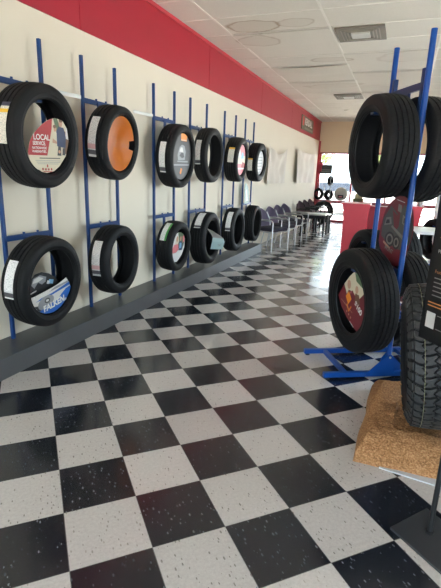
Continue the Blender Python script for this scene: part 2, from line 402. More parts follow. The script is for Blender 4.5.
# ------------------------------------------------------------------ tires
def orient(o, a, t): o.rotation_euler = Matrix.Rotation(a, 3, 'Z').__matmul__(Matrix.Rotation(-t, 3, 'Y')).to_euler()
def tire_parts(t, R_, h, W, tread=TREAD, grooves=((-.62, .07), (-.22, .09), (.22, .09), (.62, .07)), N_=96, gd=.009):
    wv = W / 2; tw = .80 * wv; cr = lambda a: R_ - .007 * (a / tw) ** 2
    Z = R_                                           # local origin at the bottom of the tire
    def mk(name, prof, m, closed=False, uv=False, sm=.7):
        b = BM(); ul = b.loops.layers.uv.new('UVMap') if uv else None
        lathe_x(b, prof, N_, closed, 0, ul)
        for v in b.verts: v.co.z += Z
        return obj(name, b, m, t, smooth=sm)
    pr = [(-tw, cr(tw) - .02), (-tw, cr(tw))]
    for g, gw in grooves:
        a0, a1 = (g - gw / 2 * 1.2) * tw, (g + gw / 2 * 1.2) * tw
        pr += [(a0, cr(a0)), (a0 + .001, cr(a0) - gd), (a1 - .001, cr(a1) - gd), (a1, cr(a1))]
    pr += [(tw, cr(tw)), (tw, cr(tw) - .02), (0, R_ - .021)]
    mk('tread', pr, tread, closed=True, uv=True, sm=.4)
    H_ = R_ - h
    for s in (-1, 1):
        sp = [(tw, cr(tw) - .0005), (tw + .35 * (wv - tw), R_ - .012), (wv * .93, R_ - .022), (wv * .965, R_ - .22 * H_ - .012), (wv * .968, R_ - .22 * H_ - .015), (wv * .99, R_ - .42 * H_), (wv, R_ - .52 * H_),
              (wv * .995, R_ - .62 * H_), (wv * 1.005, R_ - .64 * H_), (wv * .99, R_ - .66 * H_), (wv * .95, h + .16 * H_), (wv * .96, h + .15 * H_), (wv * .955, h + .13 * H_), (wv * .90, h + .09 * H_), (wv * .88, h + .03), (wv * .86, h + .006), (wv * .80, h), (wv * .72, h + .003),
              (wv * .70, h + .012), (wv * .80, h + .35 * H_), (wv * .84, h + .55 * H_), (wv * .78, R_ - .03), (tw - .01, R_ - .022)]
        mk('sidewall', [(s * a, r) for a, r in sp], RUBBER, closed=True)
    mk('inner_liner', [(-wv * .76, R_ - .03), (-wv * .5, R_ - .0235), (wv * .5, R_ - .0235), (wv * .76, R_ - .03)], LINER)
STK = {
 'plain': print_material('sticker_plain', (.80, .79, .78), (.16, .16, .17), ((.04, .22, (.06, .06, .07)), (.17, .22, (.6, .6, .6)))),
 'yellow': print_material('sticker_yellow', (.72, .68, .58), (.15, .15, .15), ((.90, 1.0, (.05, .05, .09)), (.74, .83, (.75, .46, .03)))),
 'ytop': print_material('sticker_yellow_top', (.74, .71, .65), (.15, .15, .15), ((.88, 1.0, (.75, .42, .05)),)),
 'pink': print_material('sticker_pink', (.70, .68, .66), (.18, .18, .18), ((.20, .32, (.62, .36, .36)), (.06, .17, (.10, .09, .10)))),
 'green': print_material('sticker_green', (.75, .76, .73), (.15, .17, .15), ()),
}
GREENM = mat('sticker_green_edge', (.06, .30, .06), .5)
def sticker(t, R_, x0, x1, a0, a1, m, green=False):
    """curved printed label stuck on the tread, a0..a1 degrees (90 = top, 180 = toward the door end)"""
    b = BM(); ul = b.loops.layers.uv.new('UVMap'); n = 14
    r = R_ + .0015
    rows = []
    for i in range(n + 1):
        a = math.radians(a0 + (a1 - a0) * i / n)
        rows.append([Vector((x, r * math.cos(a), r * math.sin(a) + R_)) for x in (x0, x0 + (x1 - x0) * .72, x1)])
    ztop = b.faces.layers.int.new('z')
    for i in range(n):
        for j in (0, 1):
            vv = [b.verts.new(rows[i][j]), b.verts.new(rows[i][j + 1]), b.verts.new(rows[i + 1][j + 1]), b.verts.new(rows[i + 1][j])]
            q = b.faces.new(vv); q.material_index = 1 if (green and j == 1 and i < n) else 0
            for lp, (ii, jj) in zip(q.loops, ((i, j), (i, j + 1), (i + 1, j + 1), (i + 1, j))):
                lp[ul].uv = ((0, .72, 1)[jj] * (x1 - x0), ii / n * math.radians(a1 - a0) * r)
    bmesh.ops.remove_doubles(b, verts=b.verts[:], dist=1e-5)
    o = obj('label_sticker', b, [m, GREENM], t, smooth='keep')
    o['label'] = 'printed paper label on the tread'
    return o
# the sticker shader wants a 0..1 height: use generated Z of the patch
for m in STK.values():
    nt = m.node_tree
    for n in list(nt.nodes):
        if n.type == 'SEPXYZ':
            tc = nt.nodes.new('ShaderNodeTexCoord')
            nt.links.new(tc.outputs['Generated'], n.inputs[0])

def make_tire(label, p, phi=0, group=None, cat='tire', **k):
    x, y, z, R_, h, W, yaw, tilt = p
    t = thing('tire', label, cat, group=group)
    a = phi + yaw
    Rm = Matrix.Rotation(a, 4, 'Z') @ Matrix.Rotation(-tilt, 4, 'Y')
    base = Vector((x, y, z)) - Rm @ Vector((0, 0, R_))
    t.location = base; t.rotation_euler = Rm.to_euler()
    tire_parts(t, R_, h, W, **k)
    t_mats[label] = (Vector((x, y, z)), Rm)
    return t
t_mats = {}
WALLT = [  # key, label, (x,y,z,R,hole,W,yaw,tilt), sticker (x0,x1,deg0,deg1,kind)
 ('A_up', 'large black tire high on the nearest wall rack, framing a red and white printed card', (.231, 2.604, 1.608, .35, .245, .211, .058, -.05), (-.015, .05, 148, 191, 'yellow')),
 ('B_up', 'black tire on the upper rail of the second wall rack, filled by an orange disc', (.222, 3.522, 1.631, .316, .238, .201, .067, -.10), (-.05, .022, 143, 204, 'pink')),
 ('C_up', 'upper black tire on the third wall rack, filled by a dark grey printed card', (.230, 4.723, 1.575, .345, .262, .206, .031, -.06), (-.04, .03, 157, 211, 'plain')),
 ('D_up', 'upper empty black tire between the grey-card tire and the pink-card tire', (.230, 5.657, 1.627, .345, .255, .19, .023, -.023), (-.05, .02, 150, 200, 'plain')),
 ('E_up', 'upper black tire filled by a pink, white and blue card, yellow-topped label on its tread', (.212, 6.777, 1.619, .33, .235, .216, .05, -.06), (-.035, .055, 150, 188, 'ytop')),
 ('F_up', 'last black tire of the upper row, farthest along the wall, with a pale card', (.223, 7.795, 1.614, .325, .212, .202, -.01, -.05), (-.05, .03, 170, 206, 'ytop')),
 ('A_low', 'lower black tire on the nearest wall rack with a blue and white card in it', (.227, 2.571, .578, .341, .246, .205, .046, -.06), (-.05, .025, 144, 190, 'plain')),
 ('B_low', 'lower empty black tire on the second wall rack, pink-striped label on its tread', (.219, 3.503, .593, .322, .225, .195, .065, .0), (-.042, .038, 141, 198, 'pink')),
 ('C_low', 'small lower black tire with a green-edged label and a photo card inside', (.214, 4.706, .560, .295, .205, .201, .01, -.06), (-.045, .035, 112, 161, 'green')),
 ('D_low', 'lower black tire with a bent silver card sticking out of its hole', (.229, 5.618, .550, .352, .238, .22, .03, .0), (-.045, .045, 105, 152, 'plain')),
 ('E_low', 'lower black tire of the fifth wall rack with a long white label on its shoulder', (.211, 6.778, .548, .342, .23, .195, .03, -.01), (-.025, .055, 123, 178, 'plain')),
 ('F_low', 'last black tire of the lower row, beside the waiting chairs, bare tread', (.215, 7.761, .562, .32, .235, .193, .04, -.02), None),
]
TT = {}
for k, lab, p, s in WALLT:
    t = make_tire(lab, p, group='tires on the wall racks', tread=TREAD if k not in ('D_low', 'D_up') else TREAD2)
    if s: sticker(t, p[3], s[0], s[1], s[2], s[3], STK[s[4]], green=s[4] == 'green')
    TT[k] = p

# ------------------------------------------------------------------ printed cards in the tires
def P_(name, col, rough=.45): return mat(name, col, rough)
CR, CC = P_('card_red', (.42, .02, .025)), P_('card_cream', (.66, .60, .45))
CW, CK, CB = P_('card_white', (.68, .68, .66)), P_('card_black', (.012, .013, .016)), P_('card_blue', (.015, .12, .48))
CG, CGD, CSK, COR = P_('card_grey', (.28, .29, .31)), P_('card_dark_grey', (.045, .047, .05)), P_('card_skin', (.52, .30, .20)), P_('card_orange', (.80, .26, .02))
CNV, CBR, CPK, CLB, CGN = P_('card_navy', (.03, .05, .12)), P_('card_brown', (.16, .08, .045)), P_('card_pink', (.70, .20, .22)), P_('card_light_blue', (.20, .42, .62)), P_('card_green', (.10, .16, .08))
CMR, CSL = P_('card_maroon', (.17, .012, .022)), P_('card_silver', (.33, .33, .32), .3)
def clip_poly(poly, test):                      # keep the part of poly for which the linear test(a, b) >= 0
    o = []
    for i in range(len(poly)):
        p, q = poly[i], poly[(i + 1) % len(poly)]; tp, tq = test(*p), test(*q)
        if tp >= 0: o.append(p)
        if tp * tq < 0: s = tp / (tp - tq); o.append((p[0] + s * (q[0] - p[0]), p[1] + s * (q[1] - p[1])))
    return o
def clip_to(poly, outline):                     # intersect with a convex outline
    ar = sum(a[0] * b[1] - b[0] * a[1] for a, b in zip(outline, outline[1:] + outline[:1])); s = 1 if ar > 0 else -1
    for a, b in zip(outline, outline[1:] + outline[:1]):
        poly = clip_poly(poly, lambda x, y: s * ((b[0] - a[0]) * (y - a[1]) - (b[1] - a[1]) * (x - a[0])))
        if len(poly) < 3: return []
    return poly
def fit_r(poly, rmax):
    return [(a, b) if math.hypot(a, b) <= rmax else (a * rmax / math.hypot(a, b), b * rmax / math.hypot(a, b)) for a, b in poly]
def ell(cx, cy, rx, ry, n=14, rot=0):
    return [(cx + rx * math.cos(2 * PI * i / n) * math.cos(rot) - ry * math.sin(2 * PI * i / n) * math.sin(rot), cy + rx * math.cos(2 * PI * i / n) * math.sin(rot) + ry * math.sin(2 * PI * i / n) * math.cos(rot)) for i in range(n)]
def make_card(label, p, dx, outline, base, patches, texts, phi=0, rmax=None, lean=0, group='display cards set in the tires', bow=0):
    """stiff card; local X = facing, Y = to the right, Z up, centred on the tire's hole"""
    x, y, z, R_, h, W, yaw, tilt = p
    Rm = Matrix.Rotation(phi + yaw, 4, 'Z') @ Matrix.Rotation(-tilt, 4, 'Y')
    if rmax is None: rmax = h - .006
    if rmax: outline = fit_r(outline, rmax)
    mats_ = [base]
    def mi(m):
        if m not in mats_: mats_.append(m)
        return mats_.index(m)
    b = BM(); prism(b, outline, -.002, .0, axis='x')
    lv = 0
    for m, poly in patches:
        pp = clip_to(poly, outline)
        if len(pp) < 3: continue
        lv += .0003
        try: b.faces.new([b.verts.new((lv, a, c)) for a, c in pp]).material_index = mi(m)
        except Exception: pass
    for s, size, a, c, rot, m, bold in texts:
        text_into(b, s, size, (lv + .0004, a, c), (0, math.cos(rot), math.sin(rot)), (0, -math.sin(rot), math.cos(rot)), (1, 0, 0), mi(m), bold=bold)
    o = obj('display_card', b, mats_, smooth='keep')
    M_ = Matrix.Translation((x, y, z)) @ Rm @ Matrix.Translation((dx, 0, 0)) @ Matrix.Rotation(lean, 4, 'Y')
    o.matrix_world = M_
    tag(o, label, 'display card', group)
    return o
# A upper: red, cream and photo
oA = [(-.193, -.107), (-.175, -.04), (-.137, .012), (-.09, .052), (-.045, .085), (.02, .118), (.087, .138), (.169, .13), (.221, .08), (.238, -.008), (.205, -.114), (.131, -.189), (.07, -.225), (-.007, -.241), (-.06, -.235), (-.112, -.209), (-.15, -.185), (-.179, -.152)]
skyp = [(.03, -.12), (.055, .16), (.25, .16), (.25, -.115)]
make_card('red and cream card reading LOCAL SERVICE with a couple photo, in the nearest upper tire', TT['A_up'], .075, oA, CC,
  [(CR, [(-.25, -.125), (-.25, .2), (.062, .2), (.05, .06), (.0, -.12)]), (CC, [(.0, -.12), (.05, .06), (.062, .2), (.3, .2), (.3, -.11)]),
   (CGN, [(.10, .05), (.06, .15), (.10, .15), (.14, .09)]), (CBR, [(.185, -.1), (.19, .06), (.25, .03), (.25, -.1)]), (CW, [(.2, .01), (.205, .09), (.235, .07), (.24, .0)]),
   (CNV, [(.10, -.05), (.098, .05), (.125, .085), (.18, .08), (.205, .02), (.20, -.06)]), (CSK, ell(.145, .108, .02, .026)), (CBR, ell(.147, .128, .022, .014)),
   (CC, [(.04, -.10), (.05, .02), (.075, .055), (.10, .04), (.105, -.06), (.09, -.11)]), (CSK, ell(.083, .066, .016, .021)), (CBR, ell(.078, .080, .016, .012)),
   (CGD, [(.105, -.115), (.115, -.05), (.145, -.05), (.15, -.115)]), (CSK, ell(.128, -.088, .014, .012)), (CGD, [(.16, -.11), (.165, -.06), (.19, -.06), (.195, -.11)]), (CSK, [(.05, -.03), (.055, .0), (.1, -.02), (.1, -.035)]),
   (CR, ell(-.055, -.212, .008, .009)), (CR, ell(-.025, -.214, .008, .009)), (CR, ell(.005, -.214, .008, .009)), (CR, ell(.035, -.212, .008, .009)), (CR, ell(-.008, -.19, .007, .010)), (CR, [(-.05, -.232), (-.05, -.227), (.04, -.226), (.04, -.231)])] +
  [(CG, [(-.13 + .01 * i, -.158 - .011 * i), (-.13 + .01 * i, -.155 - .011 * i), (.15 - .02 * i, -.150 - .011 * i), (.15 - .02 * i, -.153 - .011 * i)]) for i in range(3)] + [(CGD, [(-.09, -.143), (-.09, -.137), (.13, -.131), (.13, -.137)])],
  [('LOCAL', .052, -.148, -.022, .03, WHITE, .0010), ('SERVICE.', .034, -.155, -.056, .03, WHITE, .0006), ('NATIONWIDE', .0225, -.162, -.083, .03, WHITE, .0003), ('WARRANTIES.', .0225, -.162, -.106, .03, WHITE, .0003)])
# C upper: dark card, orange tab, silver wheel picture
make_card('dark grey card with orange tab and silver vehicle picture in the third upper tire', TT['C_up'], .07, ell(0, 0, .25, .25, 40), CGD,
  [(COR, [(-.05, .17), (-.06, .3), (.12, .3), (.10, .17)]), (CW, [(-.05, .175), (-.05, .18), (.09, .185), (.09, .178)]), (CG, [(-.12, .02), (-.08, .10), (-.02, .13), (.05, .12), (.09, .06), (.08, -.03), (-.1, -.04)]), (CW, [(-.08, .05), (-.05, .10), (.0, .10), (.03, .05)]),
   (CK, [(-.07, .01), (-.03, .045), (.03, .045), (.06, .0), (.0, -.015)]), (CG, [(-.2, -.10), (-.2, -.085), (.2, -.075), (.2, -.09)]), (COR, [(-.04, -.18), (-.02, -.12), (.02, -.13), (.0, -.19)]), (CG, [(-.12, -.06), (-.12, -.045), (.16, -.04), (.16, -.055)]), (CGD, [(.13, .0), (.14, .06), (.2, .05), (.2, -.01)])], [])
# E upper
make_card('pink, cream and blue card in the fifth upper tire', TT['E_up'], .078, ell(0, 0, .226, .226, 36), CPK,
  [(CC, [(-.25, -.06), (-.25, .05), (.25, .07), (.25, -.05)]), (CLB, [(-.02, .02), (.0, .12), (.1, .1), (.12, .03)]), (CW, [(-.2, .03), (-.1, .16), (-.02, .05)]), (CPK, ell(.06, .17, .09, .05)), (CR, [(.02, -.1), (.08, -.02), (.25, -.05), (.25, -.14)]), (CW, [(-.2, -.14), (-.2, -.12), (.2, -.11), (.2, -.13)])], [])
# F upper
make_card('pale white card with faint grey lines in the farthest upper tire', TT['F_up'], .06, ell(0, 0, .20, .20, 32), CW,
  [(CG, [(-.15, -.02 + .05 * i), (-.15, -.01 + .05 * i), (.12, .0 + .05 * i), (.12, -.01 + .05 * i)]) for i in range(-3, 3)], [])
# A lower: blue maker card and a black one behind
oF = [(-.228, -.075), (-.12, -.062), (.0, -.045), (.085, -.028), (.171, .002), (.205, -.04), (.225, -.085), (.22, -.12), (.208, -.135), (.165, -.182), (.109, -.215), (.06, -.233), (.019, -.24), (-.03, -.238), (-.084, -.225), (-.13, -.2), (-.176, -.16), (-.21, -.115)]
make_card('blue, white and grey card reading FALKEN in the lower tire of the nearest wall rack', TT['A_low'], .066, oF, CW,
  [(CG, [(-.3, -.105), (-.3, -.05), (.05, -.01), (.25, .04), (.25, -.03), (.1, -.055)]), (CB, [(-.3, -.13), (-.3, -.118), (0, -.085), (.22, -.035), (.22, -.062), (0, -.1)]),
   (CG, ell(-.06, -.135, .085, .045, 18, .1)), (CGD, [(-.2, -.19), (-.2, -.145), (-.15, -.15), (-.1, -.2)]), (CG, ell(-.09, -.15, .06, .045, 18)), (CGD, ell(-.05, -.13, .03, .02, 14)), (CW, ell(-.05, -.13, .018, .01, 12)),
   (CB, [(-.16, -.26), (-.13, -.195), (-.02, -.165), (.07, -.15), (.11, -.115), (.16, -.085), (.22, -.07), (.3, -.07), (.3, -.3), (-.16, -.3)])],
  [('FALKEN', .068, -.092, -.213, .15, WHITE, .0028), ('TIRES', .022, .115, -.182, .15, WHITE, .001), ('X WARRANTY', .030, -.20, -.088, .12, WHITE, .0012)])
make_card('black and white car card standing behind the blue card in the nearest lower tire', TT['A_low'], .02, [(-.20, -.09), (-.19, -.01), (-.165, .045), (-.12, .075), (-.05, .08), (.03, .055), (.10, .01), (.14, -.035), (.12, -.09)], CK,
  [(CG, [(-.16, .0), (-.14, .045), (-.07, .06), (.0, .035), (-.01, .0), (-.05, -.015), (-.09, .01), (-.13, -.03)]), (CW, [(-.15, .01), (-.13, .04), (-.08, .05), (-.03, .03), (-.09, .012)]), (CW, [(-.19, -.07), (-.19, -.06), (-.11, -.045), (-.11, -.055)]), (CLB, [(.02, -.02), (.03, .01), (.08, -.003), (.07, -.035)]), (CW, [(.0, -.02), (.01, .005), (.035, -.003), (.03, -.028)])], [])
# C lower: photo card
make_card('white photo card with people in red and blue, in the small lower tire', TT['C_low'], .055, [(-.11, .12), (-.06, .155), (.0, .165), (.06, .16), (.13, .13), (.18, .07), (.18, -.03), (.12, -.116), (.05, -.16), (.0, -.185), (-.087, -.18), (-.15, -.125), (-.185, -.07), (-.141, .017)], CW,
  [(CGN, [(.0, .1), (-.02, .2), (.12, .2), (.18, .05), (.12, -.05), (.0, -.02)]), (CC, [(-.08, .0), (-.06, .1), (0, .13), (.02, .06), (-.02, .0)]), (CPK, [(-.16, -.03), (-.10, .03), (.0, .03), (.02, -.04), (-.04, -.07), (-.12, -.07)]), (CSK, ell(-.03, .09, .025, .035)), (CNV, [(.02, -.05), (.02, .05), (.07, .06), (.12, .02), (.11, -.06)]), (CLB, [(.03, -.03), (.04, .04), (.09, .03), (.09, -.03)]), (CSK, ell(.06, .085, .022, .03)), (CPK, [(.12, .03), (.11, .11), (.15, .12), (.17, .04)])], [])
# E lower: small pale card, at the foot of the hole
make_card('small pale card leaning low inside the fifth lower tire', TT['E_low'], .03, [(-.17, -.01), (-.10, -.005), (-.05, -.08), (-.06, -.20), (-.15, -.17), (-.19, -.12)], CW, [(CLB, [(-.18, -.08), (-.18, -.05), (-.04, -.06), (-.04, -.09)])], [])

# B upper: orange cone disc with a slot
p = TT['B_up']; b = BM(); n = 64; R_ = p[4] - .008
def keep(a): return not (abs(((a + PI) % (2 * PI)) - PI) < .17)
rg = []
for rad, dep in ((.0, -.05), (.06, -.045), (.125, -.025), (.17, -.014), (R_, 0)):
    rg.append([b.verts.new((dep, rad * math.cos(2 * PI * k / n), rad * math.sin(2 * PI * k / n))) for k in range(n)] if rad else [b.verts.new((dep, 0, 0))])
for k in range(n):
    k2 = (k + 1) % n; am = 2 * PI * (k + .5) / n
    b.faces.new((rg[0][0], rg[1][k], rg[1][k2]))
    for i in (1, 2, 3):
        if i == 3 and not keep(am): continue
        b.faces.new((rg[i][k], rg[i + 1][k], rg[i + 1][k2], rg[i][k2]))
bmesh.ops.solidify(b, geom=b.faces[:], thickness=.002)
o = obj('orange_disc', b, mat('orange_plastic', (.86, .27, .03), .32, spec=.5, noise=.05, nscale=4), smooth=.25)
o.matrix_world = Matrix.Translation(p[:3]) @ Matrix.Rotation(p[6], 4, 'Z') @ Matrix.Rotation(-p[7], 4, 'Y') @ Matrix.Translation((.075, 0, 0))
tag(o, 'glossy orange dished disc with a notch, filling the upper tire of the second rack', 'disc')

# D lower: bent silver card sticking out
p = TT['D_low']; b = BM()
prof = [(-.02, .175), (.04, .14), (.10, .06), (.125, .02), (.135, -.03), (.12, -.13)]
wd = [(-.09, .02), (-.07, .10), (-.05, .20), (-.06, .25), (-.10, .27), (-.12, .22)]
L = []
for (dx, dz), (a0, a1) in zip(prof, wd): L.append([b.verts.new((dx + .05 * k / 4 * (1 if dz < .1 else .3), a0 + (a1 - a0) * k / 4, dz - .05 * k / 4)) for k in range(5)])
for i in range(5):
    for k in range(4): b.faces.new((L[i][k], L[i + 1][k], L[i + 1][k + 1], L[i][k + 1])).material_index = 0 if i < 3 else 1
bmesh.ops.solidify(b, geom=b.faces[:], thickness=.0015)
text_into(b, 'TIRES', .045, (.166, .0, -.105), (.13, .97, -.10), (.05, .10, 1), (1, 0, 0), 2, lift=.012)
o = obj('display_card', b, [CSL, mat('card_pale_teal', (.50, .66, .66), .4), CG], smooth='keep')
o.matrix_world = Matrix.Translation(p[:3]) @ Matrix.Rotation(p[6], 4, 'Z')
tag(o, 'bent silver and pale teal card jutting out of the fourth lower tire', 'display card', 'display cards set in the tires')
# teal card hanging between the two farthest posts
b = BM(); prism(b, [(-.09, -.27), (-.11, -.05), (-.085, .08), (.03, .04), (.12, -.08), (.16, -.25), (.05, -.27)], 0, .003, axis='x')
b.faces.new([b.verts.new((.0034, a, c)) for a, c in [(-.04, -.24), (-.05, -.05), (.01, -.02), (.10, -.22)]]).material_index = 1
o = obj('display_card', b, [P_('card_teal', (.28, .42, .40)), CW], smooth='keep', loc=(.110, 7.66, 1.18)); tag(o, 'teal and white card leaning on the farthest wall rack above the lower tire', 'display card', 'display cards set in the tires')

# ------------------------------------------------------------------ wall racks
def wall_rack(y0, y1, label):
    t = thing('tire_rack', label, 'rack', (.068, (y0 + y1) / 2, .1505), group='blue wall racks')
    hw = (y1 - y0) / 2
    for s in (-1, 1):
        b = BM(); box(b, -.013, .013, s * hw - .012, s * hw + .012, 0, 2.15, bev=.003); po = obj('post', b, WBLUE, t)
    for z in (.75, 1.81):
        b = BM(); box(b, -.010, .010, -hw + .012, hw - .012, z - .02, z + .02, bev=.003); ra = obj('rail', b, WBLUE, t)
        for yy in (-.05, .09):
            b = BM(); tube(b, [(0, yy, z + .02), (0, yy, z + .034)], .009, 8); obj('bolt', b, WBLUE, ra)
    return t
RY = [(2.385, 2.85), (3.32, 3.79), (4.50, 4.98), (5.41, 5.93), (6.60, 7.09), (7.57, 8.04)]
names = ['nearest blue wall rack, holding the red-card tire and the blue-card tire', 'second blue wall rack, holding the orange-disc tire', 'third blue wall rack, holding the dark-card tire and the small green-labelled tire', 'fourth blue wall rack, holding the empty tire over the silver-card tire', 'fifth blue wall rack, holding the pink-card tire', 'sixth and farthest blue wall rack, next to the waiting chairs']
for i, ((a, b_), nm) in enumerate(zip(RY, names)):
    t = wall_rack(a, b_, nm); mid = (a + b_) / 2
    for key in ('ABCDEF'[i] + '_up', 'ABCDEF'[i] + '_low'):
        p = TT[key]; ztop = p[2] + p[4]                 # top of the hole: hanger peg under the bead
        yl = p[1] - mid; b = BM()
        zr = (1.96 if 'up' in key else .90) - .15
        zc = ztop - .15 - .013
        bar(b, (.016, yl, zr), (.016, yl, zc - .007), .05, .01, up=(1, 0, 0)); bar(b, (.021, yl, zc), (.195, yl, zc), .05, .014)
        obj('hanger_arm', b, WBLUE, t)
# thin perforated wall straps reaching the racks
STR = mat('galvanised_strap', (.55, .54, .50), .35, metal=.6)
for y0, z0, y1 in ((4.20, 1.985, 4.47), (3.05, 1.985, 3.29)):
    b = BM(); bar(b, (.006, y0, z0), (.075, y1, z0 - .01), .003, .03)
    for s in (.012, -.012): tube(b, [(.004, y0 + .02, z0 + s), (.014, y0 + .02, z0 + s)], .006, 8)
    o = obj('wall_strap', b, STR); tag(o, 'thin galvanised strap tying the %s blue rack to the cream wall' % ('third' if y0 > 4 else 'second'), 'strap', 'rack straps')

# ------------------------------------------------------------------ free-standing racks
ND = Vector((-.874, -.485, 0)); UD = Vector((-.485, .874, 0)); PHI = math.atan2(-.485, -.874)
def free_rack(px, py, label, high=2.29, L=.48):
    """local x = out over the near-left side, local y = toward the near post"""
    t = thing('tire_rack', label, 'rack', (px, py, 0), (0, 0, PHI), group='free-standing blue racks')
    hw = .223
    for s in (-1, 1):
        b = BM(); tube(b, [(0, s * hw, .05), (0, s * hw, high)], .0185, 16); po = obj('post', b, BLUE, t, smooth=.7)
        if high > 2:
            b = BM(); box(b, -.016, .016, s * (hw - .036) - .014, s * (hw - .036) + .014, 1.80, 2.08, bev=.003); obj('sleeve', b, BLUED, po)
        b = BM(); box(b, -L, L, s * hw - .018, s * hw + .018, .014, .05, bev=.004); bb = obj('base_bar', b, BLUE, t)
        for e in (-1, 1):
            c = BM(); tube(c, [(e * (L - .03), s * hw, 0), (e * (L - .03), s * hw, .014)], .018, 12); obj('rubber_foot', c, BLACK, bb)
        if high > 2:
            for e in (-1, 1):
                c = BM(); prism(c, [(-.045 * e, .028), (e * .17, .028), (e * .17, .040), (e * .018, .185), (-.012 * e, .185), (-.045 * e, .14)], s * hw + (.0195 if e > 0 else -.0235), s * hw + (.0235 if e > 0 else -.0195), axis='y'); g = obj('gusset', c, BLUE, t)
                c = BM(); yb = s * hw + (.0235 if e > 0 else -.0235); tube(c, [(0, yb, .165), (0, yb + (.006 if e > 0 else -.006), .165)], .008, 8); obj('bolt', c, STR, g)
    for e in (-1, 1):
        b = BM(); bar(b, (e * (L - .17), -hw + .02, .032), (e * (L - .17), hw - .02, .032), .03, .03); obj('base_tie', b, BLUE, t)
    for z in ((.78, 1.98) if high > 2 else (.78,)):
        b = BM(); box(b, -.012, .012, -hw + .018, hw - .018, z - .022, z + .022, bev=.003); obj('rail', b, BLUED, t)
    return t
M1 = Vector((2.600, 3.465, 0))
rk1 = free_rack(M1.x, M1.y, 'tall blue free-standing rack at the right with A-foot base, nearest the camera')
GR4 = ((-.60, .07), (-.2, .085), (.2, .085), (.60, .07))
FREE = [
 ('R1', 'big empty black tire hanging high on the front of the right-hand blue rack', (2.474, 3.405, 1.611, .343, .230, .218, -.02, -.022)),
 ('R3', 'large black tire low on the right-hand blue rack, holding a maroon card', (2.462, 3.400, .522, .392, .242, .215, .037, -.034)),
]
fr_arm = []
for k, lab, p in FREE:
    make_tire(lab, p, PHI, group='tires on the free-standing racks', tread=TREAD2, grooves=GR4, gd=.011); TT[k] = p; fr_arm.append((rk1, p, M1, 1))
for k, lab, p in (('R2', 'black tire hanging high on the back of the right-hand rack, cut by the picture edge', (2.725, 3.525, 1.60, .348, .235, .21, .0, 0)),
                  ('R4', 'black tire low on the back of the right-hand rack, half hidden behind the post', (2.725, 3.525, .55, .35, .24, .20, .0, 0))):
    make_tire(lab, p, PHI, group='tires on the free-standing racks', tread=TREAD2, grooves=GR4, gd=.010); TT[k] = p; fr_arm.append((rk1, p, M1, -1))
M2 = Vector((2.53, 4.93, 0))
rk2 = free_rack(M2.x, M2.y, 'low-loaded blue free-standing rack behind the right-hand rack, mostly hidden', high=.90, L=.42)
make_tire('black tire on the second free-standing rack, arching up behind the maroon-card tire', (2.412, 4.865, .54, .365, .24, .2, 0, 0), PHI, group='tires on the free-standing racks', N_=72); fr_arm.append((rk2, (2.412, 4.865, .54, .365, .24, .2, 0, 0), M2, 1))
make_tire('black tire on the far side of the second free-standing rack', (2.665, 5.005, .57, .375, .24, .22, 0, 0), PHI, group='tires on the free-standing racks', N_=72); fr_arm.append((rk2, (2.665, 5.005, .57, .375, .24, .22, 0, 0), M2, -1))
for rk, p, M_, side in fr_arm:
    inv = Matrix.Rotation(-PHI, 4, 'Z') @ Matrix.Translation(-M_)
    c = inv @ Vector(p[:3]); zc = p[2] + p[4] - .013; b = BM()
    bar(b, (0, c.y, zc), (c.x + side * .09, c.y, zc), .05, .016)
    bar(b, (0, c.y, zc - .008), (0, c.y, (1.98 if p[2] > 1 else .78)), .04, .016, up=(1, 0, 0))
    obj('hanger_arm', b, BLUED, rk)

# maroon diamond card in R3
oD = [(-.245, -.02), (-.144, .094), (-.064, .17), (.003, .218), (.06, .22), (.113, .185), (.17, .13), (.207, .057), (.215, -.01), (.21, -.075), (.17, -.145), (.114, -.205), (.05, -.19), (-.059, -.15), (-.17, -.09)]
make_card('maroon rebate card with a photo and orange mark in the low right-hand tire', TT['R3'], .07, oD, CMR,
  [(CC, [(-.144, .094), (-.06, .18), (.003, .225), (.14, .23), (.18, .10), (.09, .02), (.0, .08), (-.08, .02)]), (CGN, [(.02, .22), (.12, .22), (.16, .13), (.05, .16)]), (CSK, ell(-.06, .11, .03, .035)), (CMR, [(-.09, .02), (-.06, .07), (.0, .07), (.03, .02), (.0, -.02)]), (CSK, ell(.07, .10, .025, .03)), (CBR, [(.05, .0), (.05, .07), (.11, .07), (.14, .0)]),
   (COR, [(-.10, .01), (-.05, .06), (.0, .01), (-.05, -.045)]), (CPK, [(-.03, .06), (-.015, .045), (-.01, .07)]), (COR, [(-.08, -.05), (-.06, -.04), (-.03, -.08), (-.0, -.04), (.01, -.05), (-.03, -.10)]), (CSK, [(-.17, -.035), (-.17, -.031), (.03, -.085), (.03, -.09)]),
   (CSK, ell(-.06, -.10, .008, .009)), (CSK, ell(-.025, -.115, .008, .009)), (CSK, ell(.01, -.13, .008, .009)), (CW, [(.0, -.165), (.0, -.158), (.07, -.185), (.07, -.192)])],
  [('$100', .062, .055, -.015, -.45, WHITE, .002)], phi=PHI)
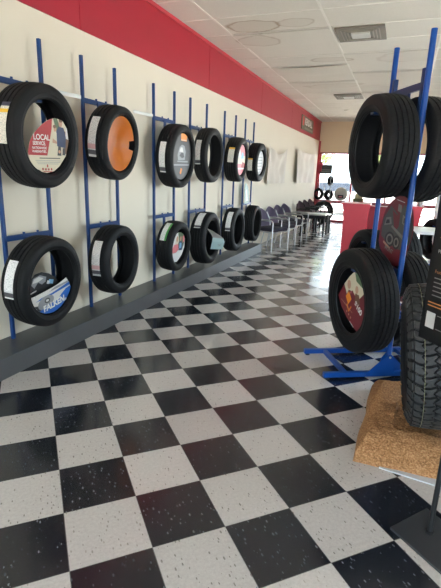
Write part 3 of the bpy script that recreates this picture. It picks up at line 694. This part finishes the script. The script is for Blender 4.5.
# oval red poster standing between the posts
oP = [(-.23, -.09), (-.225, .0), (-.197, .108), (-.16, .165), (-.115, .204), (-.06, .238), (.001, .254), (.06, .254), (.109, .24), (.16, .21), (.194, .164), (.22, .11), (.232, .05), (.225, -.01), (.205, -.07), (.19, -.13), (.155, -.18), (.11, -.225), (.04, -.24), (-.04, -.225), (-.12, -.19), (-.19, -.15)]
c0 = Vector((2.618, 3.452, 1.04))
DK = P_('card_graphite', (.07, .075, .07)); MG = P_('card_mid_grey', (.20, .20, .18))
c0 = c0 - ND * .024
po_ = make_card('oval maroon poster with grey tire pictures, standing between the right-hand rack posts', (c0.x, c0.y, c0.z, 0, 0, 0, 0, 0), 0, oP, CMR,
  [(DK, [(-.2, -.05), (-.19, .08), (-.10, .18), (.02, .12), (.08, .2), (.17, .15), (.225, .06), (.215, -.05), (.12, -.12), (-.1, -.09)]), (MG, [(.0, .15), (.0, .2), (.05, .19), (.05, .14)]), (CMR, [(-.07, .15), (-.01, .0), (.04, .04), (.04, .14), (.0, .12)]),
   (MG, [(-.17, .03), (-.15, .09), (-.08, .10), (-.06, .05)]), (CK, [(-.15, .045), (-.14, .075), (-.10, .08), (-.09, .055)]), (MG, [(.08, .07), (.08, .13), (.17, .10), (.17, .04)]), (CK, [(.10, .075), (.10, .11), (.15, .09), (.15, .06)]),
   (MG, [(-.06, .03), (-.05, .045), (.16, -.03), (.15, -.055)]), (CK, ell(-.06, -.06, .07, .055, 18)), (MG, ell(-.06, -.06, .05, .04, 18)), (CK, ell(-.06, -.06, .032, .025, 16)), (CK, ell(.04, -.07, .05, .05, 16)), (MG, ell(.04, -.07, .035, .035, 16)), (CK, ell(.04, -.07, .02, .022, 12)), (CGN, [(.12, -.06), (.13, -.01), (.2, -.01), (.2, -.07)]),
   (CSK, [(-.15, -.095), (-.14, -.08), (-.03, -.12), (-.035, -.135)]), (CW, [(-.02, .225), (-.02, .229), (.09, .215), (.09, .21)])],
  [('MONT', .042, -.11, -.135, -.2, MG, .0015)], phi=PHI, rmax=0)

# ------------------------------------------------------------------ all-terrain tire on a rock
def all_terrain():
    R_, h, W = .385, .205, .285
    t = thing('tire', 'chunky all-terrain tire standing on the brown rock at the right edge', 'tire')
    yaw = math.radians(3.5)
    t.location = (2.958, 2.50, .124); t.rotation_euler = (0, math.radians(-6.5), yaw)
    wv = W / 2; Z = R_
    def mk(name, prof, m, closed=True, n=120):
        b = BM(); lathe_x(b, prof, n, closed)
        for v in b.verts: v.co.z += Z
        return obj(name, b, m, t, smooth=.6)
    Rb = R_ - .016; tw = .86 * wv
    for s in (-1, 1):
        sp = [(tw, Rb - .004), (wv * .95, Rb - .022), (wv, (R_ + h) / 2 + .02), (wv * 1.0, (R_ + h) / 2), (wv * .95, h + .05), (wv * .955, h + .045), (wv * .90, h + .02), (wv * .85, h + .004), (wv * .78, h), (wv * .72, h + .01), (wv * .86, (R_ + h) / 2), (wv * .78, R_ - .05), (tw - .01, R_ - .032)]
        mk('sidewall', [(s * a, r) for a, r in sp], RUBBER)
    mk('inner_liner', [(-wv * .74, R_ - .05), (0, R_ - .035), (wv * .74, R_ - .05)], LINER, closed=False)
    b = BM(); lathe_x(b, [(-tw, Rb - .005), (0, Rb), (tw, Rb - .005), (tw, Rb - .02), (-tw, Rb - .02)], 120, True)
    def block(poly, r0, r1, sh=.9):
        cx_ = sum(p_[0] for p_ in poly) / len(poly); cy_ = sum(p_[1] for p_ in poly) / len(poly)
        def mp(a, th, r):
            rc = r - .008 * (a / tw) ** 2
            return (a, rc * math.cos(th), rc * math.sin(th))
        A = [b.verts.new(mp(a, th, r0)) for a, th in poly]
        B_ = [b.verts.new(mp(cx_ + (a - cx_) * sh, cy_ + (th - cy_) * sh, r1)) for a, th in poly]
        n = len(poly)
        fs_ = [b.faces.new(B_)] + [b.faces.new((A[i], A[(i + 1) % n], B_[(i + 1) % n], B_[i])) for i in range(n)]
        for q in fs_: q.material_index = 1
    nb = 46; st = 2 * PI / nb; rnd = random.Random(5)
    BD = (-1.03, -.66, -.23, .23, .66, 1.03); PHS = (.0, .45, .1, .6, .2, .7); AMP = (.0, .10, .12, .12, .10, .0)
    def edge(k, ph): return BD[k] + AMP[k] * (1 - 4 * abs(((ph + PHS[k]) % 1) - .5))
    for i in range(nb):
        for k in range(5):
            sl = (.30, -.28, .26, -.28, .30)[k]; o0 = i + (.0, .5, .15, .62, .3)[k] + rnd.uniform(-.03, .03)
            L1 = [(edge(k, o0 + q), (o0 + q) * st) for q in (0, .25, .5, .75, 1)]; R1_ = [(edge(k + 1, o0 + sl + q), (o0 + sl + q) * st) for q in (1, .75, .5, .25, 0)]
            mid1 = ((BD[k] + BD[k + 1]) / 2, (o0 + 1 + sl * .5 + .10) * st); mid0 = ((BD[k] + BD[k + 1]) / 2, (o0 + sl * .5 + .10) * st)
            poly = [(a_ * tw, th_) for a_, th_ in L1 + [mid1] + R1_ + [mid0]]
            cx_ = sum(p_[0] for p_ in poly) / len(poly); cy_ = sum(p_[1] for p_ in poly) / len(poly)
            block([(cx_ + (a_ - cx_) * .80, cy_ + (t_ - cy_) * .80) for a_, t_ in poly], Rb - .004, R_, .95)
        for s in (-1, 1):
            o1 = (i + .5) * st; A = []
            for r_, a_ in ((Rb - .005, tw * 1.02), (Rb - .045 - (.012 if i % 2 else 0), wv * 1.005)):
                for d in (-1, 1):
                    for kk in (0, .006): A.append(b.verts.new(((a_ + kk) * s, r_ * math.cos(o1 + d * st * .36), r_ * math.sin(o1 + d * st * .36))))
            for q in ((0, 1, 3, 2), (4, 6, 7, 5), (1, 5, 7, 3), (0, 4, 5, 1), (2, 3, 7, 6)): b.faces.new([A[j] for j in q]).material_index = 1
    for v in b.verts: v.co.z += Z
    ATR = tread_material('all_terrain_rubber', (.040, .042, .045), 150, .3)
    o = obj('tread', b, [mat('all_terrain_groove', (.008, .008, .009), .8, spec=.2), mat('all_terrain_block', (.034, .035, .036), .6, spec=.3, noise=.3, nscale=50, bump=.2, bscale=160)], t)
    b = BM()
    lathe_x(b, [(-.0800, R_ - .005), (-.0800, R_ - .0028), (-.0775, R_ - .0026), (-.0775, R_ - .005)], 120, True)
    for v in b.verts: v.co.z += Z
    pl_ = obj('paint_line', b, mat('yellow_paint_line', (.16, .16, .09), .6), t); pl_['label'] = 'thin pale yellow line round the tread'
all_terrain()

# rock base
from mathutils import noise as MN
b = BM()
X0, X1, Y0, Y1, HH = 2.585, 3.35, 2.12, 3.02, .125
nx, ny = 110, 130
def rock_h(u_, v_):
    return 1
grid = []
for i in range(nx + 1):
    row = []
    for j in range(ny + 1):
        u_ = i / nx; v_ = j / ny
        # unfold: sides fold down at the border
        ex = min(u_, 1 - u_) / .12; ey = min(v_, 1 - v_) / .22 if v_ < .5 else min(v_, 1 - v_) / .10
        e = min(1, max(0, ex)); g2 = min(1, max(0, ey))
        prof_x = math.sin(e * PI / 2) ** .55; prof_y = math.sin(g2 * PI / 2) ** .70
        z = HH * min(prof_x, prof_y)
        x = X0 + (X1 - X0) * u_ + .035 * v_; y = Y0 + (Y1 - Y0) * v_ + (.03 * u_ if v_ < .3 else 0) - .0 * u_
        nz = MN.noise(Vector((x * 5, y * 5, 1))) * .014 + MN.noise(Vector((x * 22, y * 22, 4))) * .007 + MN.noise(Vector((x * 70, y * 70, 9))) * .0045
        wobx = MN.noise(Vector((y * 4, 3, 1))) * .014; woby = MN.noise(Vector((x * 6, 7, 2))) * .012
        row.append(b.verts.new((x + wobx, y + woby, max(0.0, z + nz * min(1, z / .04) - (.018 if abs(x - 2.935) < .16 and 2.34 < y < 2.66 else 0)))))
    grid.append(row)
for i in range(nx):
    for j in range(ny): b.faces.new((grid[i][j], grid[i + 1][j], grid[i + 1][j + 1], grid[i][j + 1]))
ROCK = bpy.data.materials.new('rock'); ROCK.use_nodes = True; nt = ROCK.node_tree; N = NB(nt)
bs = nt.nodes['Principled BSDF']; bs.inputs['Roughness'].default_value = .85
g = N.n('ShaderNodeNewGeometry')
n1 = N.n('ShaderNodeTexNoise'); n1.inputs['Scale'].default_value = 110; n1.inputs['Detail'].default_value = 6; N.l(g.outputs['Position'], n1.inputs['Vector'])
n2 = N.n('ShaderNodeTexNoise'); n2.inputs['Scale'].default_value = 6; n2.inputs['Detail'].default_value = 3; N.l(g.outputs['Position'], n2.inputs['Vector'])
ramp = N.n('ShaderNodeValToRGB'); ramp.color_ramp.elements[0].position = .30; ramp.color_ramp.elements[0].color = (.15, .065, .022, 1)
ramp.color_ramp.elements[1].position = .74; ramp.color_ramp.elements[1].color = (.64, .38, .19, 1)
e_ = ramp.color_ramp.elements.new(.5); e_.color = (.35, .17, .065, 1)
N.l(N.m('ADD', N.m('MULTIPLY', n1.outputs['Fac'], .8), N.m('MULTIPLY', n2.outputs['Fac'], .2)), ramp.inputs[0]); N.l(ramp.outputs[0], bs.inputs['Base Color'])
bp = N.n('ShaderNodeBump'); bp.inputs['Strength'].default_value = .7; bp.inputs['Distance'].default_value = .008; N.l(n1.outputs['Fac'], bp.inputs['Height']); N.l(bp.outputs[0], bs.inputs['Normal'])
o = obj('rock', b, ROCK, smooth=1.2); tag(o, 'rough tan-brown artificial rock under the all-terrain tire', 'rock')
# thin white board under the rock's front edge
o = obj('floor_board', boxbm(-.30, .30, -.05, .05, 0, .006), mat('white_board', (.55, .58, .62), .5), loc=(3.02, 2.13, 0), rot=(0, 0, -.12)); tag(o, 'pale strip of board peeking out in front of the brown rock', 'board')

# ------------------------------------------------------------------ sign stand, right edge
DS = Vector((.62, .785, 0)).normalized(); DL = Vector((.75, -.66, 0)).normalized()
sd = thing('sign_stand', 'black floor-standing sign with square pole and flat steel base, right edge', 'sign stand', (2.93, 1.745, 0))
STEEL = mat('dark_steel', (.040, .044, .050), .45, metal=.2, spec=.4, noise=.1, nscale=5)
b = BM(); c_ = Vector((2.78, 1.71, 0)) - Vector((2.93, 1.745, 0))
A = [c_, c_ + DL * .42, c_ + DL * .42 + DS * .235, c_ + DS * .235]
lo = [b.verts.new(v) for v in A]; hi = [b.verts.new(v + Vector((0, 0, .010))) for v in A]
b.faces.new(lo[::-1]); b.faces.new(hi)
for i in range(4): b.faces.new((lo[i], lo[(i + 1) % 4], hi[(i + 1) % 4], hi[i]))
obj('base_plate', b, STEEL, sd)
b = BM(); tube(b, [(0, 0, .01), (0, 0, .02)], .017, 16); tube(b, [(0, 0, .02), (0, 0, 1.35)], .0105, 12); obj('pole', b, mat('pole_black', (.014, .015, .017), .45, spec=.35), sd, smooth=.6)
# sign panel
ex = Vector((.62, -.785, 0)).normalized(); nr = Vector((ex.y, -ex.x, 0)); nr = nr if nr.y < 0 else -nr
og = Vector((2.778, 1.80, .822)) - Vector((2.93, 1.745, 0))
PW, PH = .44, .80
b = BM(); SGB = mat('sign_black', (.006, .006, .007), .5, spec=.2); SGI = mat('sign_face', (.009, .008, .008), .55, spec=.2)
def quad(b, a0, a1, z0, z1, lift, mi):
    b.faces.new([b.verts.new(og + ex * a + Vector((0, 0, z)) + nr * lift) for a, z in ((a0, z0), (a1, z0), (a1, z1), (a0, z1))]).material_index = mi
bar_c = og + ex * PW / 2 + Vector((0, 0, PH / 2))
pa = [og + nr * 0, og + ex * PW, og + ex * PW + Vector((0, 0, PH)), og + Vector((0, 0, PH))]
F_ = [b.verts.new(v) for v in pa]; K_ = [b.verts.new(v - nr * .014) for v in pa]
b.faces.new(F_); b.faces.new(K_[::-1])
for i in range(4): b.faces.new((F_[i], F_[(i + 1) % 4], K_[(i + 1) % 4], K_[i]))
sg = obj('sign_panel', b, SGB, sd)
b = BM(); SW, SO, SGR = mat('sign_white_print', (.42, .41, .39), .5), mat('sign_orange_print', (.36, .13, .03), .5), mat('sign_grey_print', (.13, .125, .12), .5)
quad(b, .022, PW - .02, .03, PH - .03, .001, 0)
text_into(b, 'PERFORMANCE', .0175, og + ex * .034 + Vector((0, 0, .332)), ex, (0, 0, 1), nr, 1, lift=.0016)
text_into(b, 'tires', .0175, og + ex * .056 + Vector((0, 0, .297)), ex, (0, 0, 1), nr, 1, lift=.0016)
quad(b, .034, .060, .385, .388, .0016, 2)
text_into(b, 'T', .05, og + ex * .072 + Vector((0, 0, .37)), ex, (0, 0, 1), nr, 1, lift=.0016)
text_into(b, 'Features', .0175, og + ex * .034 + Vector((0, 0, .258)), ex, (0, 0, 1), nr, 2, lift=.0016)
for i in range(5): quad(b, .036, .20, .238 - .016 * i, .242 - .016 * i, .0016, 3)
quad(b, .024, .20, .146, .150, .0016, 2); quad(b, .024, .20, .134, .138, .0016, 2)
quad(b, .026, .070, .052, .112, .0016, 1)
quad(b, .078, .2, .105, .108, .0016, 3); quad(b, .078, .2, .055, .058, .0016, 3)
obj('sign_print', b, [SGI, SW, SO, SGR], sg, smooth='keep')

# ------------------------------------------------------------------ chairs
FAB = mat('purple_grey_fabric', (.20, .17, .25), .9, noise=.25, nscale=40, bump=.1, bscale=300)
FABM = mat('maroon_grey_fabric', (.10, .06, .075), .9, noise=.25, nscale=40)
SEATD = mat('dark_seat_fabric', (.035, .03, .045), .9)
CHR = mat('silver_chair_frame', (.50, .51, .53), .30, metal=.75)
DKF = mat('black_chair_frame', (.012, .012, .013), .5, spec=.3)
def make_chair(label, x, y, fab, frm, grp, rz=0):
    """faces +X"""
    t = thing('waiting_chair', label, 'chair', (x, y, 0), (0, 0, rz), group=grp)
    b = BM(); box(b, -.20, .24, -.23, .23, .37, .44, bev=.028); obj('seat', b, SEATD if fab is FAB else fab, t, smooth=.7)
    b = BM(); n = 10; g_ = []
    for i in range(n + 1):
        v = i / n; wdt = .235 * (1 - abs(2 * v - .9) ** 3.2 * .38)
        z = .40 + .38 * v; xx = -.19 - .08 * v
        g_.append([b.verts.new((xx - .03 * (1 - a * a), a * wdt, z - (.05 * a * a if v > .75 else 0))) for a in [-1 + j / 4 for j in range(9)]])
    for i in range(n):
        for j in range(8): b.faces.new((g_[i][j], g_[i][j + 1], g_[i + 1][j + 1], g_[i + 1][j]))
    bmesh.ops.solidify(b, geom=b.faces[:], thickness=.045)
    obj('backrest', b, fab, t, smooth=.9)
    for s in (-1, 1):
        b = BM(); tube(b, [(.23, s * .27, 0), (.23, s * .27, .54), (.215, s * .27, .57), (.19, s * .27, .58), (-.19, s * .265, .575), (-.215, s * .235, .575)], .0125, 8); obj('arm_frame', b, frm, t, smooth=.8)
        b = BM(); tube(b, [(-.28, s * .25, 0), (-.19, s * .245, .38), (-.235, s * .235, .58), (-.26, s * .18, .70)], .0125, 8); obj('rear_leg', b, frm, t, smooth=.8)
        b = BM(); box(b, -.12, .18, s * .268 - .018, s * .268 + .018, .582, .600, bev=.006); obj('armrest', b, DKF if frm is DKF else frm, t, smooth=.7)
    b = BM(); tube(b, [(.23, -.27, .36), (.23, .27, .36)], .011, 8); tube(b, [(-.19, -.245, .37), (-.19, .245, .37)], .011, 8); tube(b, [(.23, -.27, .36), (-.19, -.245, .37)], .011, 8); tube(b, [(.23, .27, .36), (-.19, .245, .37)], .011, 8)
    obj('seat_frame', b, frm, t, smooth=.8)
for i, (y, x, nm) in enumerate(((8.50, .37, 'nearest the tires'), (9.13, .38, 'second from the tires'), (9.80, .37, 'third from the tires'), (10.43, .37, 'beside the black-legged side table'))):
    make_chair('purple-grey silver-framed waiting chair, ' + nm, x, y, FAB, CHR, 'purple waiting chairs along the left wall', -.36)
for y, x, nm in ((12.1, .40, 'first beyond the side tables'), (12.75, .40, 'second beyond the side tables'), (13.4, .42, 'last before the far window tire')):
    make_chair('dark maroon-backed waiting chair, ' + nm, x, y, FABM, DKF, 'dark waiting chairs at the far end', -.3)
def side_table(label, x0, x1, y0, y1, h, top):
    t = thing('side_table', label, 'table', ((x0 + x1) / 2, (y0 + y1) / 2, 0)); a, c = (x1 - x0) / 2, (y1 - y0) / 2
    b = BM(); box(b, -a, a, -c, c, h - .03, h, bev=.005); obj('tabletop', b, top, t)
    for sx in (-1, 1):
        for sy in (-1, 1):
            b = BM(); box(b, sx * (a - .03) - .02, sx * (a - .03) + .02, sy * (c - .03) - .02, sy * (c - .03) + .02, 0, h - .03); obj('leg', b, DKF, t)
    b = BM(); box(b, -a + .05, a - .05, -c + .01, -c + .03, h - .10, h - .03); box(b, -a + .05, a - .05, c - .03, c - .01, h - .10, h - .03); obj('apron', b, DKF, t)
TOP = mat('light_grey_laminate', (.42, .42, .41), .3)
side_table('low side table with grey top and black legs, in front of the far chairs', .42, 1.02, 10.98, 11.55, .54, TOP)
MAGC = [(.5, .5, .5), (.45, .1, .1), (.2, .3, .4)]
side_table('smaller side table with pale top beyond the grey-topped one', .62, 1.02, 11.62, 12.0, .50, TOP)

# ------------------------------------------------------------------ cloth banners on the left wall
def banner(y0, y1, z0, z1, label, seed, sag):
    b = BM(); n, m = 40, 30; g_ = []
    rnd = random.Random(seed)
    for i in range(n + 1):
        u_ = i / n; row = []
        for j in range(m + 1):
            v = j / m
            drop = sag * 4 * u_ * (1 - u_) * (v ** 3)
            q_ = (2 * u_ - 1); fold = .022 * math.sin(9 * (v * 1.1 - .75 * q_ * q_ * (.4 + v)) + seed) * (1 - .6 * abs(q_)) + .012 * math.sin(u_ * 7 * PI + seed * 2) * (1 - .5 * v)
            row.append(b.verts.new((.070 + fold + .03 * 4 * u_ * (1 - u_) * v * v, y0 + (y1 - y0) * u_, z0 + (z1 - z0) * v - drop)))
        g_.append(row)
    for i in range(n):
        for j in range(m): b.faces.new((g_[i][j], g_[i][j + 1], g_[i + 1][j + 1], g_[i + 1][j]))
    o = obj('wall_banner', b, mat('banner_cloth', (.66, .60, .52), .7, noise=.10, nscale=3), smooth=2.0)
    tag(o, label, 'banner', 'cloth banners on the left wall')
banner(9.05, 10.62, 1.24, 2.02, 'pinned pale cloth banner with a deep sag, nearer of two on the wall', 1, .16)
banner(11.75, 14.2, 1.24, 2.08, 'pinned pale cloth banner with shallow folds, farther of two on the wall', 4, .06)
b = BM(); box(b, .013, .03, -.80, .80, -.16, .19)
for q in b.faces:
    if q.normal.x > .5: pass
text_into(b, 'KENDALL', .235, (.0305, -.42, -.02), (0, 1, 0), (0, 0, 1), (1, 0, 0), 1, bold=.008)
b.faces.new([b.verts.new((.0308, a, c)) for a, c in ((-.70, -.06), (-.5, -.06), (-.5, .16), (-.70, .16))]).material_index = 2
b.faces.new([b.verts.new((.0308, a, c)) for a, c in ((-.4, -.13), (.72, -.13), (.72, -.08), (-.4, -.08))]).material_index = 3
for i, q in enumerate(b.verts): q.co.y *= 1
o = obj('wall_sign', b, [mat('olive_grey_sign', (.13, .12, .075), .5), WHITE, mat('sign_red_mark', (.55, .06, .04), .5), mat('sign_dim_print', (.24, .22, .17), .5)], smooth='keep', loc=(0, 12.95, 2.76)); tag(o, 'dark olive sign with white lettering on the red band near the far corner', 'sign')

# ------------------------------------------------------------------ ceiling vents
def vent(x, y, label, s=.28):
    VB = mat('vent_grey', (.17, .145, .11), .6); VL = mat('vent_light', (.55, .53, .48), .5); VM = mat('vent_mid', (.27, .24, .19), .6)
    t = thing('ceiling_vent', label, 'vent', (x, y, CH - .02), group='ceiling vents')
    b = BM(); box(b, -s, s, -s, s, 0, .018); obj('frame', b, VB, t)
    b = BM()
    for k in range(1, 4):
        q = s * (.40 + .13 * k); w2 = .012
        box(b, -q, q, -q, -q + w2, -.004 * (4 - k), .002); box(b, -q, q, q - w2, q, -.004 * (4 - k), .002); box(b, -q, -q + w2, -q, q, -.004 * (4 - k), .002); box(b, q - w2, q, -q, q, -.004 * (4 - k), .002)
    obj('louvre', b, VM, t)
    b = BM(); box(b, -s * .38, s * .38, -s * .36, s * .36, -.018, .001, bev=.004); ce = obj('core', b, VL, t)
    return t
vent(1.955, 6.165, 'square brown ceiling vent with pale centre, nearer of the two')
vent(1.34, 10.55, 'small-looking square ceiling vent farther down the room')
o = BM(); tube(o, [(0, 0, 0), (0, 0, -.03)], [.07, .05], 16); dt = obj('smoke_detector', o, GRID, smooth=.6, loc=(1.05, 12.6, CH - .002)); tag(dt, 'small round detector on the ceiling near the far wall', 'smoke detector')

# ------------------------------------------------------------------ far window display
def small_tire(label, x, y, z, R_, h, W, yaw, tilt=0, **k):
    return make_tire(label, (x, y, z, R_, h, W, yaw, tilt), 0, group='tires displayed at the far window', N_=48, **k)
small_tire('upright tire standing on the floor at the far window, behind the dark chairs', .40, 14.55, .345, .345, .22, .20, -PI / 2 + .75)
small_tire('small tire on the red sill, its hole facing the room, leftmost at the window', .15, 14.95, .885, .185, .105, .10, -PI / 2 - .6)
small_tire('small tire on the red sill, turned sideways, right of the holed one', .46, 15.0, .865, .165, .07, .12, -PI / 2 + .9)
b = BM()
tube(b, [(0, 0, 0), (0, 0, .012)], .05, 16); tube(b, [(0, 0, .012), (0, 0, .46)], .010, 8)
st_ = obj('tire_stand', b, mat('grey_stand', (.3, .3, .3), .4), loc=(.52, 14.87, .70)); tag(st_, 'thin grey pole stand on the sill lifting a little tire', 'stand')
small_tire('little tire lifted on the pole stand in front of the far window', .50, 14.87, 1.31, .15, .07, .10, -PI / 2 + 1.25)
# round white wheel cover
b = BM(); lathe_x(b, [(-.03, .21), (.0, .21), (.025, .195), (.035, .12), (.03, .05), (.035, .0005)], 40); b.faces.new
for s in ((-.09, -.13, .09, -.03),):
    b.faces.new([b.verts.new((.045, a, c)) for a, c in ((s[0], s[1]), (s[2], s[1]), (s[2], s[3]), (s[0], s[3]))]).material_index = 1
    b.faces.new([b.verts.new((.0465, a, c)) for a, c in ((-.05, -.10), (.05, -.10), (.05, -.07), (-.05, -.07))]).material_index = 2
o = obj('wheel_cover', b, [mat('wheel_cream', (.42, .40, .36), .4), CK, CPK], smooth=.6, loc=(.85, 14.93, .912), rot=(0, 0, -PI / 2)); tag(o, 'round pale wheel cover with a dark label on the far red sill', 'wheel cover')
b = BM(); box(b, -.16, .16, -.05, .05, 0, .10, mi=0, bev=.01); box(b, -.11, .13, -.04, .04, .10, .24, mi=1, bev=.01); o = obj('display_box', b, [mat('olive_box', (.16, .17, .08), .6), mat('tan_box', (.45, .40, .22), .6)], loc=(1.40, 14.92, .70)); tag(o, 'small olive and tan stacked box on the far red sill', 'box')
# poster and rosette
b = BM(); box(b, -.19, .19, -.012, .012, 0, .28)
for z, m_ in ((.05, 1), (.11, 1), (.20, 2)): b.faces.new([b.verts.new((a, -.0125, c)) for a, c in ((-.15, z), (.15, z + .0), (.15, z + .025), (-.15, z + .025))]).material_index = m_
box(b, -.008, .008, -.008, .008, -.80, 0, mi=3); box(b, -.10, .10, -.06, .06, -.812, -.80, mi=3)
o = obj('sill_sign', b, [mat('dark_sign_olive', (.06, .065, .055), .5), MG, DK, mat('grey_stand', (.3, .3, .3), .4)], loc=(.33, 14.86, 1.512)); tag(o, 'dark rectangular sign on a thin pole in front of the far window', 'sign')
b = BM(); tube(b, [(0, 0, 0), (0, .02, 0)], .075, 20); box(b, -.05, -.01, 0, .01, -.28, -.03); box(b, .0, .04, 0, .01, -.22, -.03); box(b, -.055, -.02, 0, .01, -.38, -.02)
o = obj('rosette', b, mat('pink_red_ribbon', (.62, .05, .09), .5), smooth=.6, loc=(.155, 14.80, 1.80)); tag(o, 'pinkish red rosette at the left edge of the dark window sign', 'rosette')

# ------------------------------------------------------------------ red reception counter
RC, RCD = mat('counter_red', (.62, .035, .06), .4, noise=.04), mat('counter_dark_red', (.30, .012, .03), .45)
ct = thing('reception_counter', 'red reception counter with flared end panels behind the right-hand tires', 'counter', (2.37, 9.1, 0))
def flare(x0, x1, s):
    b = BM(); z = [0, .35, .6, .82, .90, .93, .95]; o_ = [0, .0, .01, .025, .04, .06, .06]
    lo_ = []
    for zz, oo in zip(z, o_):
        lo_.append([b.verts.new((xx, yy, zz)) for xx, yy in ((x0 - oo * (1 if s < 0 else .3), -.25), (x1 + oo * (1 if s > 0 else .3), -.25), (x1 + oo * (1 if s > 0 else .3), .35), (x0 - oo * (1 if s < 0 else .3), .35))])
    for A, B_ in zip(lo_, lo_[1:]):
        for k in range(4): b.faces.new((A[k], A[(k + 1) % 4], B_[(k + 1) % 4], B_[k]))
    b.faces.new(lo_[0][::-1]); b.faces.new(lo_[-1]); return b
obj('end_panel', flare(-.69, -.26, -1), RC, ct); obj('end_panel', flare(.34, .62, 1), RC, ct)
b = BM(); box(b, -.26, .34, .0, .35, 0, .88); obj('front_panel', b, RCD, ct)
b = BM(); box(b, -.27, .35, -.03, .35, .88, .905, bev=.005); obj('countertop', b, RCD, ct)
pp_ = thing('potted_plant', 'lime-green potted plant on the red counter', 'plant', (2.98, 9.10, .951))
b = BM(); lathe_x(b, [(0, .0005), (0, .045), (.08, .06), (.08, .045), (.07, .0005)], 20)
for v in b.verts: v.co = Vector((v.co.y, v.co.z, v.co.x))
obj('pot', b, mat('white_pot', (.5, .5, .48), .4), pp_, smooth=.6)
b = BM(); rnd = random.Random(3)
for i in range(46):
    a = rnd.random() * 2 * PI; el = .2 + rnd.random() * 1.2; L_ = .09 + .06 * rnd.random(); d = Vector((math.cos(a) * math.cos(el), math.sin(a) * math.cos(el), math.sin(el))); s = d.cross(Vector((0, 0, 1))).normalized() * .018
    o_ = Vector((0, 0, .075)); b.faces.new([b.verts.new(o_), b.verts.new(o_ + d * L_ * .5 + s), b.verts.new(o_ + d * L_), b.verts.new(o_ + d * L_ * .5 - s)])
obj('foliage', b, mat('lime_leaf', (.25, .34, .05), .5), pp_, smooth='keep')
# white table between the racks and the counter
WT = mat('white_laminate', (.72, .72, .74), .3)
wt = thing('white_table', 'white-topped table standing between the red counter and the right-hand tires', 'table', (3.2, 6.9, 0))
b = BM(); box(b, -.45, .45, -.35, .35, .71, .75, bev=.006); obj('tabletop', b, WT, wt)
for sx in (-1, 1):
    for sy in (-1, 1):
        b = BM(); box(b, sx * .40 - .02, sx * .40 + .02, sy * .30 - .02, sy * .30 + .02, 0, .71); obj('leg', b, DKF, wt)
# far rack with one tire
t3 = free_rack(3.36, 8.05, 'third blue free-standing rack far back by the white pillar', high=1.2, L=.33)
make_tire('black tire on the far blue rack beside the red counter', (3.245, 7.982, .50, .33, .22, .2, 0, 0), PHI, group='tires on the free-standing racks', N_=64)
b = BM(); bar(b, (-.0, .0, .707), (.2, .0, .707), .05, .016); bar(b, (0, 0, .70), (0, 0, .78), .04, .016, up=(1, 0, 0)); obj('hanger_arm', b, BLUE, t3)
struct(obj('trim_7', boxbm(3.30, 3.75, 9.6, 10.0, 0, CH), mat('white_pillar_paint', (.78, .78, .76), .6)))
